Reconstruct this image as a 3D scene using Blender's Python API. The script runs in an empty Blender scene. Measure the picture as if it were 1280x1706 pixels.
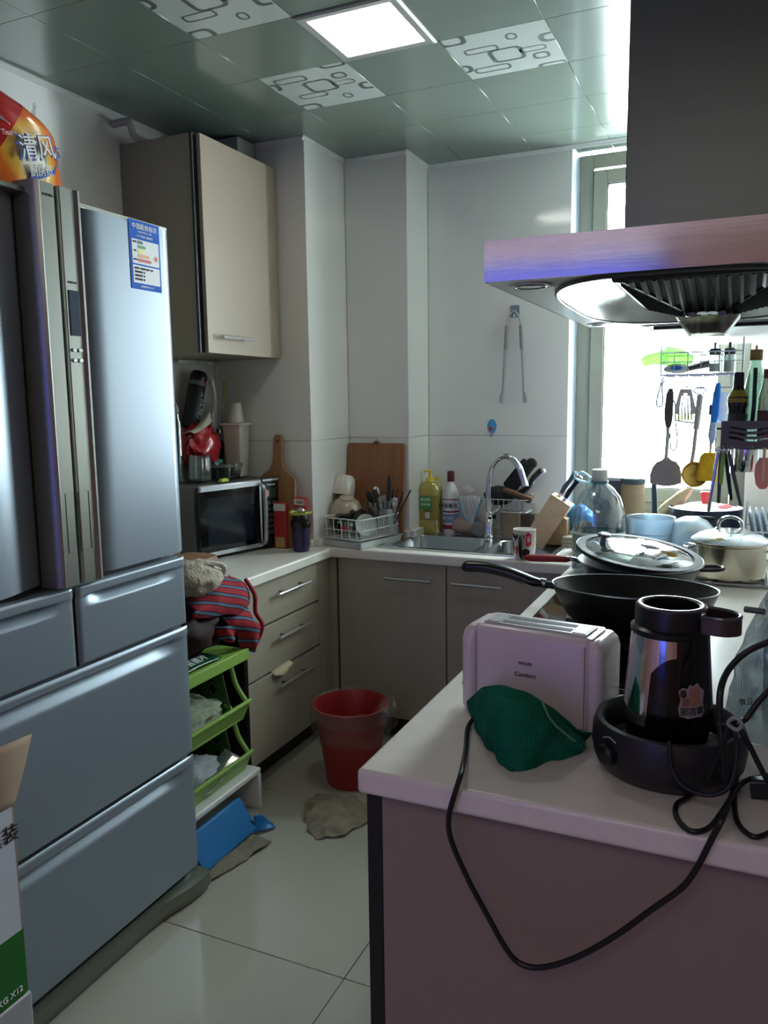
import bpy, bmesh, math, random
from math import sin, cos, pi
from mathutils import Vector, Matrix, noise
random.seed(4)
SC = bpy.context.scene
COL = SC.collection
# ---------------------------------------------------------------- camera
H = 1.5
CM = Matrix(((0.9112644, 0.4116087, -0.0132470), (-0.0447100, 0.1308582, 0.9903924), (0.4093876, -0.9019171, 0.1376494)))
FPX = 1328.26
cam = bpy.data.cameras.new('camera'); camo = bpy.data.objects.new('camera', cam); COL.objects.link(camo)
m4 = CM.transposed().to_4x4(); m4.translation = (0, 0, H); camo.matrix_world = m4
cam.sensor_fit = 'VERTICAL'; cam.sensor_height = 36; cam.lens = FPX / 1706 * 36; cam.clip_start = .02
SC.camera = camo
SC.view_settings.view_transform = 'Standard'; SC.view_settings.look = 'None'; SC.view_settings.gamma = 1
SC.view_settings.exposure = 0.42
SC.view_settings.use_curve_mapping = False
SC.cycles.max_bounces = 10; SC.cycles.diffuse_bounces = 5; SC.cycles.glossy_bounces = 5; SC.cycles.transparent_max_bounces = 16
SC.cycles.caustics_reflective = False; SC.cycles.caustics_refractive = False; SC.cycles.sample_clamp_indirect = 6
# ---------------------------------------------------------------- sky and lamps
w = bpy.data.worlds.new('sky'); SC.world = w; w.use_nodes = True
bg = w.node_tree.nodes['Background']; bg.inputs[0].default_value = (0.86, 0.96, 0.97, 1); bg.inputs[1].default_value = 34.0

def area(name, loc, rot, sx, sy, power, col, portal=False):
    l = bpy.data.lights.new(name, 'AREA'); l.shape = 'RECTANGLE'; l.size = sx; l.size_y = sy; l.energy = power; l.color = col
    if portal: l.cycles.is_portal = True
    o = bpy.data.objects.new(name, l); COL.objects.link(o); o.location = loc; o.rotation_euler = rot
    return o
area('window_portal', (-.36, 3.97, 1.78), (-pi/2, 0, 0), .74, 1.64, 1, (1, 1, 1), True)
area('added_rear_window_portal', (-1.35, -3.12, 1.385), (pi/2, 0, 0), 1.6, 2.07, 1, (1, 1, 1), True)
area('unseen_rear_fill', (-.2, -1.0, 2.5), (0, 0, 0), 1.2, 1.2, 10, (1, .89, .83))  # warm fill added behind the camera, standing for light from the room there

# ---------------------------------------------------------------- pixel to point at a real depth
def ray(u, v): return CM.transposed() @ Vector(((u-640)/FPX, (853-v)/FPX, -1))
def aty(u, v, y): r = ray(u, v); return r*(y/r.y) + Vector((0, 0, H))
def atx(u, v, x): r = ray(u, v); return r*(x/r.x) + Vector((0, 0, H))
def atz(u, v, z): r = ray(u, v); return r*((z-H)/r.z) + Vector((0, 0, H))

# ---------------------------------------------------------------- materials
def lin(c): return tuple((x/255/12.92 if x/255 <= .04045 else ((x/255+.055)/1.055)**2.4) for x in c)
MATS = {}
def M(name, rgb, rough=.5, metal=0, var=.06, vs=8, bump=0, bs=30, coat=0, emit=0, trans=0, stretch=None, sheen=0, spec=.5):
    if name in MATS: return MATS[name]
    m = bpy.data.materials.new(name); m.use_nodes = True; n = m.node_tree; N = n.nodes; L = n.links
    b = N['Principled BSDF']; c = lin(rgb)
    tc = N.new('ShaderNodeTexCoord'); mp = N.new('ShaderNodeMapping'); L.new(tc.outputs['Object'], mp.inputs[0])
    if stretch: mp.inputs['Scale'].default_value = stretch
    nz = N.new('ShaderNodeTexNoise'); nz.inputs['Scale'].default_value = vs; nz.inputs['Detail'].default_value = 4; L.new(mp.outputs[0], nz.inputs[0])
    rp = N.new('ShaderNodeValToRGB'); rp.color_ramp.elements[0].position = .3; rp.color_ramp.elements[1].position = .7
    rp.color_ramp.elements[0].color = tuple(max(0, x*(1-var)) for x in c)+(1,); rp.color_ramp.elements[1].color = tuple(min(1, x*(1+var)) for x in c)+(1,)
    L.new(nz.outputs[0], rp.inputs[0]); L.new(rp.outputs[0], b.inputs['Base Color'])
    b.inputs['Roughness'].default_value = rough; b.inputs['Metallic'].default_value = metal
    b.inputs['Coat Weight'].default_value = coat; b.inputs['Coat Roughness'].default_value = .06
    b.inputs['Specular IOR Level'].default_value = spec
    b.inputs['Transmission Weight'].default_value = trans
    if sheen: b.inputs['Sheen Weight'].default_value = sheen
    if emit: b.inputs['Emission Color'].default_value = c+(1,); b.inputs['Emission Strength'].default_value = emit
    if bump:
        n2 = N.new('ShaderNodeTexNoise'); n2.inputs['Scale'].default_value = bs; n2.inputs['Detail'].default_value = 3; L.new(mp.outputs[0], n2.inputs[0])
        bp = N.new('ShaderNodeBump'); bp.inputs['Strength'].default_value = bump; bp.inputs['Distance'].default_value = .01
        L.new(n2.outputs[0], bp.inputs['Height']); L.new(bp.outputs[0], b.inputs['Normal'])
    MATS[name] = m; return m

def film(name, rgb, clear=.85, rough=.03, body=0.0, bump=0, fres=.8):
    """thin glass or plastic film: see-through with a glossy skin; body = share of milky diffuse"""
    if name in MATS: return MATS[name]
    m = bpy.data.materials.new(name); m.use_nodes = True; n = m.node_tree; N = n.nodes; L = n.links
    N.remove(N['Principled BSDF']); out = N['Material Output']; c = lin(rgb)
    t = N.new('ShaderNodeBsdfTransparent'); t.inputs[0].default_value = tuple(min(1, x) for x in c)+(1,)
    g = N.new('ShaderNodeBsdfGlossy'); g.inputs['Roughness'].default_value = rough
    lw = N.new('ShaderNodeLayerWeight'); lw.inputs[0].default_value = .25
    nz = N.new('ShaderNodeTexNoise'); nz.inputs['Scale'].default_value = 25
    mul = N.new('ShaderNodeMath'); mul.operation = 'MULTIPLY_ADD'; mul.inputs[1].default_value = fres; mul.inputs[2].default_value = 1-clear
    L.new(lw.outputs['Facing'], mul.inputs[0]); mul.use_clamp = True
    base = t.outputs[0]
    if body:
        d = N.new('ShaderNodeBsdfDiffuse'); tl = N.new('ShaderNodeBsdfTranslucent')
        rp = N.new('ShaderNodeValToRGB'); rp.color_ramp.elements[0].color = tuple(x*.9 for x in c)+(1,); rp.color_ramp.elements[1].color = c+(1,)
        L.new(nz.outputs[0], rp.inputs[0]); L.new(rp.outputs[0], d.inputs[0]); L.new(rp.outputs[0], tl.inputs[0])
        mm = N.new('ShaderNodeMixShader'); mm.inputs[0].default_value = .5; L.new(d.outputs[0], mm.inputs[1]); L.new(tl.outputs[0], mm.inputs[2])
        mb = N.new('ShaderNodeMixShader'); mb.inputs[0].default_value = body; L.new(t.outputs[0], mb.inputs[1]); L.new(mm.outputs[0], mb.inputs[2]); base = mb.outputs[0]
    if bump:
        bp = N.new('ShaderNodeBump'); bp.inputs['Strength'].default_value = bump; L.new(nz.outputs[0], bp.inputs['Height']); L.new(bp.outputs[0], g.inputs['Normal'])
    mx = N.new('ShaderNodeMixShader'); L.new(mul.outputs[0], mx.inputs[0]); L.new(base, mx.inputs[1]); L.new(g.outputs[0], mx.inputs[2])
    L.new(mx.outputs[0], out.inputs[0]); MATS[name] = m; return m

def wood(name, a, b_, axis=(1, 1, 12), rough=.5, scale=3):
    if name in MATS: return MATS[name]
    m = bpy.data.materials.new(name); m.use_nodes = True; n = m.node_tree; N = n.nodes; L = n.links; b = N['Principled BSDF']
    tc = N.new('ShaderNodeTexCoord'); mp = N.new('ShaderNodeMapping'); mp.inputs['Scale'].default_value = axis; L.new(tc.outputs['Object'], mp.inputs[0])
    nz = N.new('ShaderNodeTexNoise'); nz.inputs['Scale'].default_value = scale; nz.inputs['Detail'].default_value = 6; nz.inputs['Distortion'].default_value = .4; L.new(mp.outputs[0], nz.inputs[0])
    rp = N.new('ShaderNodeValToRGB'); rp.color_ramp.elements[0].position = .3; rp.color_ramp.elements[1].position = .7
    rp.color_ramp.elements[0].color = lin(a)+(1,); rp.color_ramp.elements[1].color = lin(b_)+(1,)
    L.new(nz.outputs[0], rp.inputs[0]); L.new(rp.outputs[0], b.inputs['Base Color']); b.inputs['Roughness'].default_value = rough
    MATS[name] = m; return m

def plaid(name, base, lines, scale=14, rot=0.3):
    m = bpy.data.materials.new(name); m.use_nodes = True; n = m.node_tree; N = n.nodes; L = n.links; b = N['Principled BSDF']
    tc = N.new('ShaderNodeTexCoord'); mp = N.new('ShaderNodeMapping'); mp.inputs['Rotation'].default_value = (rot, .2, rot); L.new(tc.outputs['Object'], mp.inputs[0])
    wv = N.new('ShaderNodeTexWave'); wv.bands_direction = 'Z'; wv.inputs['Scale'].default_value = scale; wv.inputs['Distortion'].default_value = 1.2; L.new(mp.outputs[0], wv.inputs[0])
    rp = N.new('ShaderNodeValToRGB'); rp.color_ramp.interpolation = 'CONSTANT'; e = rp.color_ramp.elements
    e[0].position = 0; e[0].color = lin(base)+(1,); e[1].position = .60; e[1].color = lin(lines[0])+(1,)
    for i, c in enumerate(lines[1:]): q = e.new(.80+.10*i); q.color = lin(c)+(1,)
    L.new(wv.outputs[0], rp.inputs[0]); L.new(rp.outputs[0], b.inputs['Base Color']); b.inputs['Roughness'].default_value = .9
    MATS[name] = m; return m

# ---------------------------------------------------------------- geometry builder
def cr(pts, n=6, closed=False):
    P_ = [Vector(p) for p in pts]; k = len(P_); out = []
    for i in range(k if closed else k-1):
        a, b, c, d = ((P_[(i-1) % k], P_[i], P_[(i+1) % k], P_[(i+2) % k]) if closed else (P_[max(i-1, 0)], P_[i], P_[i+1], P_[min(i+2, k-1)]))
        for j in range(n):
            t = j/n; out.append(.5*((2*b)+(c-a)*t+(2*a-5*b+4*c-d)*t*t+(3*b-a-3*c+d)*t**3))
    if not closed: out.append(P_[-1])
    return out
def rr(cx, cy, hx, hy, r, z, n=4):
    o = []
    for (sx, sy, a0) in ((1, 1, 0), (-1, 1, pi/2), (-1, -1, pi), (1, -1, 1.5*pi)):
        for j in range(n+1):
            a = a0+pi/2*j/n; o.append((cx+sx*(hx-r)+r*cos(a), cy+sy*(hy-r)+r*sin(a), z))
    return o
def circ(cx, cy, r, z, n=32, ry=None):
    return [(cx+r*cos(2*pi*i/n), cy+(ry or r)*sin(2*pi*i/n), z) for i in range(n)]
class G:
    def __init__(s): s.v = []; s.f = []
    def box(s, x0, x1, y0, y1, z0, z1):
        k = len(s.v); s.v += [(x, y, z) for z in (z0, z1) for (x, y) in ((x0, y0), (x1, y0), (x1, y1), (x0, y1))]
        s.f += [tuple(k+i for i in q) for q in ((3, 2, 1, 0), (4, 5, 6, 7), (0, 1, 5, 4), (1, 2, 6, 5), (2, 3, 7, 6), (3, 0, 4, 7))]; return s
    def loft(s, loops, c0=True, c1=True, closed=True):
        k = len(s.v); n = len(loops[0])
        for l in loops: s.v += [tuple(p) for p in l]
        for a in range(len(loops)-1):
            for i in range(n if closed else n-1):
                j = (i+1) % n; s.f.append((k+a*n+i, k+a*n+j, k+(a+1)*n+j, k+(a+1)*n+i))
        if c0: s.f.append(tuple(k+i for i in reversed(range(n))))
        if c1: s.f.append(tuple(k+(len(loops)-1)*n+i for i in range(n)))
        return s
    def lathe(s, prof, cx=0, cy=0, n=32, c0=True, c1=True, a0=0, a1=2*pi):
        if a1-a0 < 6.28:
            return s.loft([[(cx+r*cos(a0+(a1-a0)*i/n), cy+r*sin(a0+(a1-a0)*i/n), z) for i in range(n+1)] for r, z in prof], False, False, False)
        return s.loft([circ(cx, cy, max(r, 1e-4), z, n) for r, z in prof], c0, c1)
    def tube(s, pts, r, n=8, closed=False):
        P_ = [Vector(p) for p in pts]; k = len(P_); loops = []; up = None
        for i, p in enumerate(P_):
            if closed: t = P_[(i+1) % k]-P_[i-1]
            else: t = P_[min(i+1, k-1)]-P_[max(i-1, 0)]
            if t.length < 1e-9: t = Vector((0, 0, 1))
            t.normalize()
            if up is None:
                up = Vector((0, 0, 1)) if abs(t.z) < .9 else Vector((1, 0, 0))
            x = up-t*up.dot(t)
            if x.length < 1e-6: x = t.orthogonal()
            x.normalize(); up = x; y = t.cross(x); rad = r[i] if isinstance(r, (list, tuple)) else r
            loops.append([p+(x*cos(2*pi*j/n)+y*sin(2*pi*j/n))*rad for j in range(n)])
        if closed: loops.append(loops[0]); return s.loft(loops, False, False)
        return s.loft(loops)
    def prism(s, pts, d0, d1, ax='z'):
        f = {'z': lambda p, d: (p[0], p[1], d), 'y': lambda p, d: (p[0], d, p[1]), 'x': lambda p, d: (d, p[0], p[1])}[ax]
        return s.loft([[f(p, d0) for p in pts], [f(p, d1) for p in pts]])
    def grid(s, fn, nu, nv, mask=None):
        k = len(s.v)
        for j in range(nv+1):
            for i in range(nu+1): s.v.append(tuple(fn(i/nu, j/nv)))
        for j in range(nv):
            for i in range(nu):
                if mask is None or mask((i+.5)/nu, (j+.5)/nv):
                    a = k+j*(nu+1)+i; s.f.append((a, a+1, a+nu+2, a+nu+1))
        return s
    def surf(s, ctrl, nu=24, nv=24, amp=0, sc=20, seed=0):
        rows = [cr(r, max(1, nu//(len(r)-1))) for r in ctrl]; n = len(rows[0])
        cols = [cr([r[i] for r in rows], max(1, nv//(len(rows)-1))) for i in range(n)]; m = len(cols[0])
        k = len(s.v)
        for j in range(m):
            for i in range(n):
                p = cols[i][j]
                if amp: p = p+noise.noise_vector(p*sc+Vector((seed, seed*2, 0)))*amp
                s.v.append(tuple(p))
        for j in range(m-1):
            for i in range(n-1): a = k+j*n+i; s.f.append((a, a+1, a+n+1, a+n))
        return s
    def ball(s, c, r, n=16, amp=0, sc=10, seed=0, ridge=False):
        c = Vector(c); r = Vector(r if isinstance(r, (tuple, list)) else (r, r, r)); loops = []
        for j in range(1, n):
            t = pi*j/n; l = []
            for i in range(2*n):
                a = pi*i/n; d = Vector((sin(t)*cos(a), sin(t)*sin(a), -cos(t)))
                q = noise.noise(d*sc+Vector((seed, 0, 0))); q = (1-2*abs(q)) if ridge else q
                l.append(c+Vector((d.x*r.x, d.y*r.y, d.z*r.z))*(1+amp*q))
            loops.append(l)
        return s.loft(loops)
    def xf(s, m, k=0):
        for i in range(k, len(s.v)): s.v[i] = tuple(m @ Vector(s.v[i]))
        return s

def thing(name, label, cat, loc=(0, 0, 0), rot=(0, 0, 0), group=None):
    o = bpy.data.objects.new(name, None); COL.objects.link(o); o.empty_display_size = .05
    o.location = loc; o.rotation_euler = rot; o['label'] = label; o['category'] = cat
    if group: o['group'] = group
    return o
def P(parent, name, g, mat, world=False, bev=0, solid=0, sub=0, sm=35, label=None, kind=None, bseg=2):
    """one mesh object; geometry in the parent's local frame, or in world coordinates when world=True"""
    me = bpy.data.meshes.new(name); vs = g.v
    if world and parent is not None:
        mt = Matrix(); q = parent
        while q is not None: mt = Matrix.LocRotScale(q.location, q.rotation_euler, q.scale) @ mt; q = q.parent
        inv = mt.inverted(); vs = [tuple(inv @ Vector(v)) for v in vs]
    me.from_pydata([tuple(v) for v in vs], [], g.f); me.validate()
    b = bmesh.new(); b.from_mesh(me); bmesh.ops.recalc_face_normals(b, faces=b.faces); b.to_mesh(me); b.free()
    if sm: me.shade_smooth(); me.set_sharp_from_angle(angle=math.radians(sm))
    me.materials.append(mat); o = bpy.data.objects.new(name, me); COL.objects.link(o); o.parent = parent
    if solid: q = o.modifiers.new('s', 'SOLIDIFY'); q.thickness = solid; q.offset = 0
    if bev: q = o.modifiers.new('b', 'BEVEL'); q.width = bev; q.segments = bseg; q.limit_method = 'ANGLE'; q.angle_limit = math.radians(40)
    if sub: q = o.modifiers.new('u', 'SUBSURF'); q.levels = sub; q.render_levels = sub
    if label: o['label'] = label
    if kind: o['kind'] = kind
    return o
def one(name, label, cat, g, mat, loc=(0, 0, 0), group=None, **k):
    """a thing that is a single mesh; geometry local to loc"""
    o = P(None, name, g, mat, **k); o.location = loc; o['label'] = label; o['category'] = cat
    if group: o['group'] = group
    return o
def struct(name, g, mat, parent=None, **k):
    o = P(parent, name, g, mat, **k); o['kind'] = 'structure'; return o
def dup(root, loc, rot=None, label=None):
    r = root.copy(); COL.objects.link(r); r.location = loc
    if rot is not None: r.rotation_euler = rot
    if label: r['label'] = label
    for ch in list(root.children):
        c = ch.copy(); COL.objects.link(c); c.parent = r
        for g_ in ch.children: d = g_.copy(); COL.objects.link(d); d.parent = c
    return r
def text(parent, name, body, size, mat, pos, right, up, th=.0006, align='CENTER', world=True):
    cu = bpy.data.curves.new('t', 'FONT'); cu.body = body; cu.size = size; cu.align_x = align; cu.align_y = 'CENTER'; cu.extrude = th; cu.resolution_u = 3
    ob = bpy.data.objects.new('t', cu); me = bpy.data.meshes.new_from_object(ob)
    r = Vector(right).normalized(); u = Vector(up); u = (u-r*u.dot(r)).normalized(); n = r.cross(u)
    mt = Matrix(((r.x, u.x, n.x), (r.y, u.y, n.y), (r.z, u.z, n.z))).to_4x4(); mt.translation = Vector(pos)
    g = G(); g.v = [tuple(mt @ v.co) for v in me.vertices]; g.f = [tuple(p.vertices) for p in me.polygons]
    bpy.data.objects.remove(ob); bpy.data.meshes.remove(me)
    if not g.v: return None
    return P(parent, name, g, mat, world=world, sm=0)
# ---------------------------------------------------------------- palette
steel = M('steel', (200, 204, 205), .22, 1, .03)
chrome = M('chrome', (225, 228, 230), .08, 1, .02)
alu = M('brushed_aluminium', (215, 215, 215), .3, .9, .03)
black = M('black_plastic', (16, 17, 18), .32, 0, .1)
blackm = M('matt_black', (14, 14, 15), .6, 0, .1)
white = M('white_plastic', (225, 225, 222), .35, 0, .03)
rubber = M('black_rubber', (12, 13, 13), .45, 0, .1)
lam = M('taupe_laminate', (162, 154, 137), .42, 0, .04, 3, stretch=(6, 6, .6))
lamd = M('dark_laminate_side', (140, 131, 112), .5, 0, .04, 3)
edge = M('black_edge', (12, 13, 12), .4)
stone = M('cream_stone', (226, 222, 212), .28, 0, .04, 22)
glass = film('clear_glass', (238, 246, 244), .9)
wirem = M('white_wire', (215, 218, 215), .35, 0)
ink = M('black_ink', (20, 22, 26), .6)
blueink = M('blue_ink', (30, 110, 200), .5)
redink = M('red_ink', (190, 40, 50), .5)
# ================================================================ SETTING
XL, XR, YB, ZC = -2.245, .16, 3.70, 2.6
C = .86
tile_m = M('wall_tile', (226, 225, 219), .09, 0, .02, 2, bump=.22, bs=2.6)
grout_m = M('wall_grout', (216, 214, 208), .7)
plaster = M('dining_plaster', (214, 178, 168), .7)
floor_tile = M('floor_tile', (176, 176, 162), .12, 0, .05, 2.5, bump=.03, bs=3)
fl = struct('floor', G().box(-2.3, 2.2, -3.1, 3.9, -.06, -.004), M('floor_grout', (88, 84, 74), .8))
me_t = None
for i, x0 in enumerate([-2.508, -1.703, -.898, -.093, .712, 1.517]):
    for j, y0 in enumerate([-3.145, -2.34, -1.535, -.73, .075, .88, 1.685, 2.49, 3.295]):
        a, b, c, d = max(x0+.0012, -2.245), min(x0+.8038, 2.0), max(y0+.0012, -3.0), min(y0+.8038, 3.7)
        t = P(fl, 'tile', G().box(a, b, c, d, -.01, 0), floor_tile, bev=.0012, bseg=1)
ce = struct('ceiling', G().box(-2.3, 2.2, -3.1, 3.9, ZC+.012, ZC+.06), M('ceiling_backing', (140, 150, 142), .5))
struct('ceiling_dining', G().box(-2.245, 2.0, -3.0, .81, ZC-.01, ZC+.01), M('ceiling_paint', (210, 200, 195), .7))
cpan = M('ceiling_panel', (112, 125, 115), .2, .1, .03, 3, coat=.3)
cpanw = M('ceiling_panel_printed', (176, 184, 178), .2, 0, .02, 3, coat=.2)
cprint = M('panel_print', (84, 92, 86), .35, 0, .05, 5)
rings = [(.50, .56, .17, .15, .014), (.28, .82, .19, .065, .008), (.76, .54, .13, .055, .006), (.80, .72, .085, .07, .010),
         (.30, .36, .17, .06, .007), (.64, .20, .055, .065, .007), (-.02, .72, .12, .09, .015), (.98, .36, .12, .09, .016), (.10, .06, .14, .10, .016), (.86, 1.0, .15, .08, .013)]
CW, CH = .33, .3333
for i in range(-3, 6):
    for j in range(-4, 5):
        x0, y0 = -1.25+CW*i, 2.15+CH*j
        a, b, c, d = max(x0+.0004, XL), min(x0+CW-.0004, .5), max(y0+.0004, .81), min(y0+CH-.0004, YB+.3)
        if b-a < .02 or d-c < .02: continue
        pr = (i % 2 == 1) == (j % 2 == 1) and (i, j) in ((1, 1), (-1, 1), (-1, -1), (1, -1))
        if (i, j) == (0, 0): continue
        p = P(ce, 'panel', G().box(a, b, c, d, ZC, ZC+.012), cpanw if pr else cpan, bev=.001, bseg=1, label='white ceiling panel printed with linked rounded squares' if pr else None)
        if pr:
            g = G()
            for (cx, cy, hx, hy, t) in rings:
                t *= 1.45
                q_ = min(.07, hy*.75); o_ = rr(cx, cy, hx, hy, q_, 0, 5); n_ = rr(cx, cy, hx-t*2.2, hy-t*1.2, q_*.7, 0, 5)
                k = len(g.v); q = len(o_)
                for l in (o_, n_):
                    for (u_, v_, _) in l:
                        u_ = min(max(u_, .004), .996); v_ = min(max(v_, .004), .996)
                        if i < 0: v_ = 1-v_
                        g.v.append((x0+CW*u_, y0+CH*v_, ZC-.0006))
                g.f += [(k+s, k+(s+1) % q, k+q+(s+1) % q, k+q+s) for s in range(q)]
            P(p, 'print', g, cprint, sm=0)
# walls with their tiles
def ring(x0, x1, z0, z1, w_, y0, y1):
    g = G(); g.box(x0, x0+w_, y0, y1, z0, z1); g.box(x1-w_, x1, y0, y1, z0, z1); g.box(x0+w_, x1-w_, y0, y1, z0, z0+w_); g.box(x0+w_, x1-w_, y0, y1, z1-w_, z1); return g
def wall_tiles(parent, ax, c, a0, a1, out, width=None, z0=0, z1=2.6):
    rows = [(0, .73), (.73, 1.33), (1.33, 2.6)]
    n = max(1, round((a1-a0)/(width or 9))); wd = (a1-a0)/n
    for (p, q) in rows:
        p, q = max(p, z0), min(q, z1)
        if q-p < .02: continue
        for i in range(n):
            b0, b1 = a0+wd*i+.0007, a0+wd*(i+1)-.0007
            lo, hi = sorted((c, c+out*.006))
            g = G().box(lo, hi, b0, b1, p+.001, q-.001) if ax == 'x' else G().box(b0, b1, lo, hi, p+.001, q-.001)
            P(parent, 'tile', g, tile_m, bev=.0012, bseg=1)
wl = struct('wall_left', G().box(XL-.1, XL-.006, -3.1, 3.9, 0, 2.66), grout_m)
wall_tiles(wl, 'x', XL-.006, .6, 3.07, 1, 1.3)
struct('wall_left_dining', G().box(XL-.02, XL, -3.0, .6, 0, ZC), plaster)
wc = struct('wall_column', G().box(XL-.006, -1.746, 3.076, 3.9, 0, 2.66), grout_m)
wp = struct('wall_pier', G().box(-1.746, -1.436, 3.446, 3.9, 0, 2.66), grout_m)
wall_tiles(wc, 'y', 3.076, XL, -1.74, -1); wall_tiles(wc, 'x', -1.746, 3.07, 3.44, 1)
wall_tiles(wp, 'y', 3.446, -1.74, -1.43, -1); wall_tiles(wp, 'x', -1.436, 3.44, YB, 1)
WX0, WX1, WZ0 = -.748, .005, .955
wb = struct('wall_back', G().box(-1.44, WX0-.006, YB+.006, 4.05, 0, 2.66).box(WX1+.006, .4, YB+.006, 4.05, 0, 2.66).box(WX0-.006, WX1+.006, YB+.006, 4.05, 0, WZ0-.006), grout_m)
wall_tiles(wb, 'y', YB+.006, -1.43, WX0, -1); wall_tiles(wb, 'y', YB+.006, WX1, .3, -1); wall_tiles(wb, 'y', YB+.006, WX0, WX1, -1, None, 0, WZ0)
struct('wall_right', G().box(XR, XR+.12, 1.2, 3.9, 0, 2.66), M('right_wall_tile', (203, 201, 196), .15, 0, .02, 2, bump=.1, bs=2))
struct('wall_return', G().box(XR, 2.1, 1.1, 1.2, 0, 2.66), plaster)
struct('wall_right_dining', G().box(2.0, 2.1, -3.1, 1.2, 0, 2.66), plaster)
RWX0, RWX1, RWZ0, RWZ1 = -2.15, -.55, .35, 2.42
struct('wall_rear', G().box(-2.3, RWX0, -3.1, -3.0, 0, 2.66).box(RWX1, 2.1, -3.1, -3.0, 0, 2.66).box(RWX0, RWX1, -3.1, -3.0, 0, RWZ0).box(RWX0, RWX1, -3.1, -3.0, RWZ1, 2.66), plaster)
struct('added_rear_window', ring(RWX0, RWX1, RWZ0, RWZ1, .05, -3.08, -3.02), M('rear_frame', (200, 200, 200), .4))  # rear window added out of view to backlight the blue cloth
# window reveal, sill, frame, sash, pane
wn = struct('window_1', G().box(WX0-.006, WX0, YB+.005, 3.99, WZ0, ZC).box(WX1, WX1+.006, YB+.005, 3.99, WZ0, ZC), M('reveal_paint', (176, 188, 200), .5))
wfm = M('window_frame', (148, 148, 132), .4, .2, .03)
P(wn, 'window_frame', ring(WX0, WX1, WZ0, ZC, .062, 3.88, 3.95), wfm, bev=.003)
P(wn, 'sash', ring(WX0+.064, WX1-.064, WZ0+.064, ZC-.075, .062, 3.865, 3.93), wfm, bev=.004)
P(wn, 'window_gasket', ring(WX0+.124, WX1-.124, WZ0+.124, ZC-.135, .006, 3.87, 3.925), rubber)
P(wn, 'window_pane', G().box(WX0+.127, WX1-.127, 3.898, 3.902, WZ0+.127, ZC-.138), film('window_glass', (250, 253, 255), .96, .01))
P(wn, 'window_sill', G().box(WX0, WX1, YB-.012, 3.88, WZ0-.012, WZ0+.012), stone, bev=.003)
# ceiling coving
cov = M('coving', (200, 202, 198), .5)
segs = [('x', XL, .81, 3.07, 1), ('y', 3.07, XL, -1.74, -1), ('x', -1.74, 3.05, 3.44, 1), ('y', 3.44, -1.74, -1.43, -1), ('x', -1.43, 3.42, YB, 1), ('y', YB, -1.43, XR, -1), ('x', XR, 1.2, YB, -1)]
for k, (ax, c, a, b, s) in enumerate(segs):
    prof = [(0, 0), (0, -.018), (.002*s, -.018), (.004*s, -.013), (.010*s, -.003), (.012*s, -.003), (.012*s, 0)]
    if ax == 'x': g = G().loft([[(c+p, yy, ZC+z) for p, z in prof] for yy in (a, b)])
    else: g = G().loft([[(xx, c+p, ZC+z) for p, z in prof] for xx in (a, b)])
    struct('trim_%d' % (k+1), g, cov, sm=0)
# dining room behind: blue curtain added out of view to tint the hood's reflection
bc = thing('unseen_curtain', 'long blue curtain added out of view behind the camera to put blue in the hood reflection', 'unseen_curtain', (-1.35, -2.93, 0))
P(bc, 'unseen_curtain_cloth', G().grid(lambda u, v: (-.86+1.72*u, .03*sin(u*70)+.01*sin(u*31), .25+2.2*v), 160, 4), film('unseen_curtain_blue', (34, 38, 92), 1.0, .6, 1.0))
P(bc, 'unseen_curtain_rod', G().tube([(-.88, 0, 2.47), (.88, 0, 2.47)], .012), steel)

# ================================================================ CEILING LIGHT
cl = thing('ceiling_light', 'square white LED panel light glowing in the ceiling', 'light', (-1.085, 2.3167, ZC))
P(cl, 'frame', G().loft([rr(0, 0, .163, .165, .004, .004), rr(0, 0, .163, .165, .004, -.004), rr(0, 0, .155, .157, .004, -.008), rr(0, 0, .133, .135, .004, -.006), rr(0, 0, .133, .135, .004, .004)], False, False), M('lamp_frame', (165, 168, 165), .4, .3), sm=0)
P(cl, 'diffuser', G().box(-.134, .134, -.136, .136, -.004, .002), M('lamp_diffuser', (255, 246, 240), .5, emit=9), sm=0)

# ================================================================ CABINETS
def handle(dr, c, L_, ax, out):
    par = dr
    """bar handle: a flat aluminium bar on two posts; c centre on the door face"""
    g = G(); o = Vector(out)*.028; c = Vector(c); a = Vector(ax)*(L_/2)
    g.tube([c-a+o, c+a+o], .0065, 8)
    h = P(par, 'handle', g, alu, world=True)
    for s in (-.62, .62): P(dr or par, 'handle_post', G().tube([c+a*s, c+a*s+o], .0045, 6), M('handle_post', (120, 122, 120), .35, .8), world=True)
    return h
# drawer unit on the left run
du = thing('drawer_cabinet', 'three drawer taupe base cabinet under the microwave counter', 'cabinet', (-1.9, 2.7, 0))
P(du, 'body', G().box(-2.2, -1.69, 2.40, 2.985, .10, .819), lamd, world=True)
P(du, 'side_panel', G().box(-2.2, -1.667, 2.392, 2.415, .0, .819), edge, world=True, label='black edged side panel')
for z0, z1 in ((.645, .812), (.447, .635), (.108, .437)):
    d = P(du, 'drawer', G().box(-1.688, -1.67, 2.419, 2.975, z0, z1), lam, world=True, bev=.0015)
    zz = z1-.058
    handle(d, (-1.67, 2.735, zz), .25, (0, 1, 0), (1, 0, 0))
P(du, 'toe_kick', G().box(-1.76, -1.74, 2.40, 3.10, 0, .10), M('toe_kick', (46, 40, 30), .5), world=True)
P(du, 'corner_filler', G().box(-1.688, -1.672, 2.980, 3.088, .10, .815), lam, world=True, bev=.001)
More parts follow.
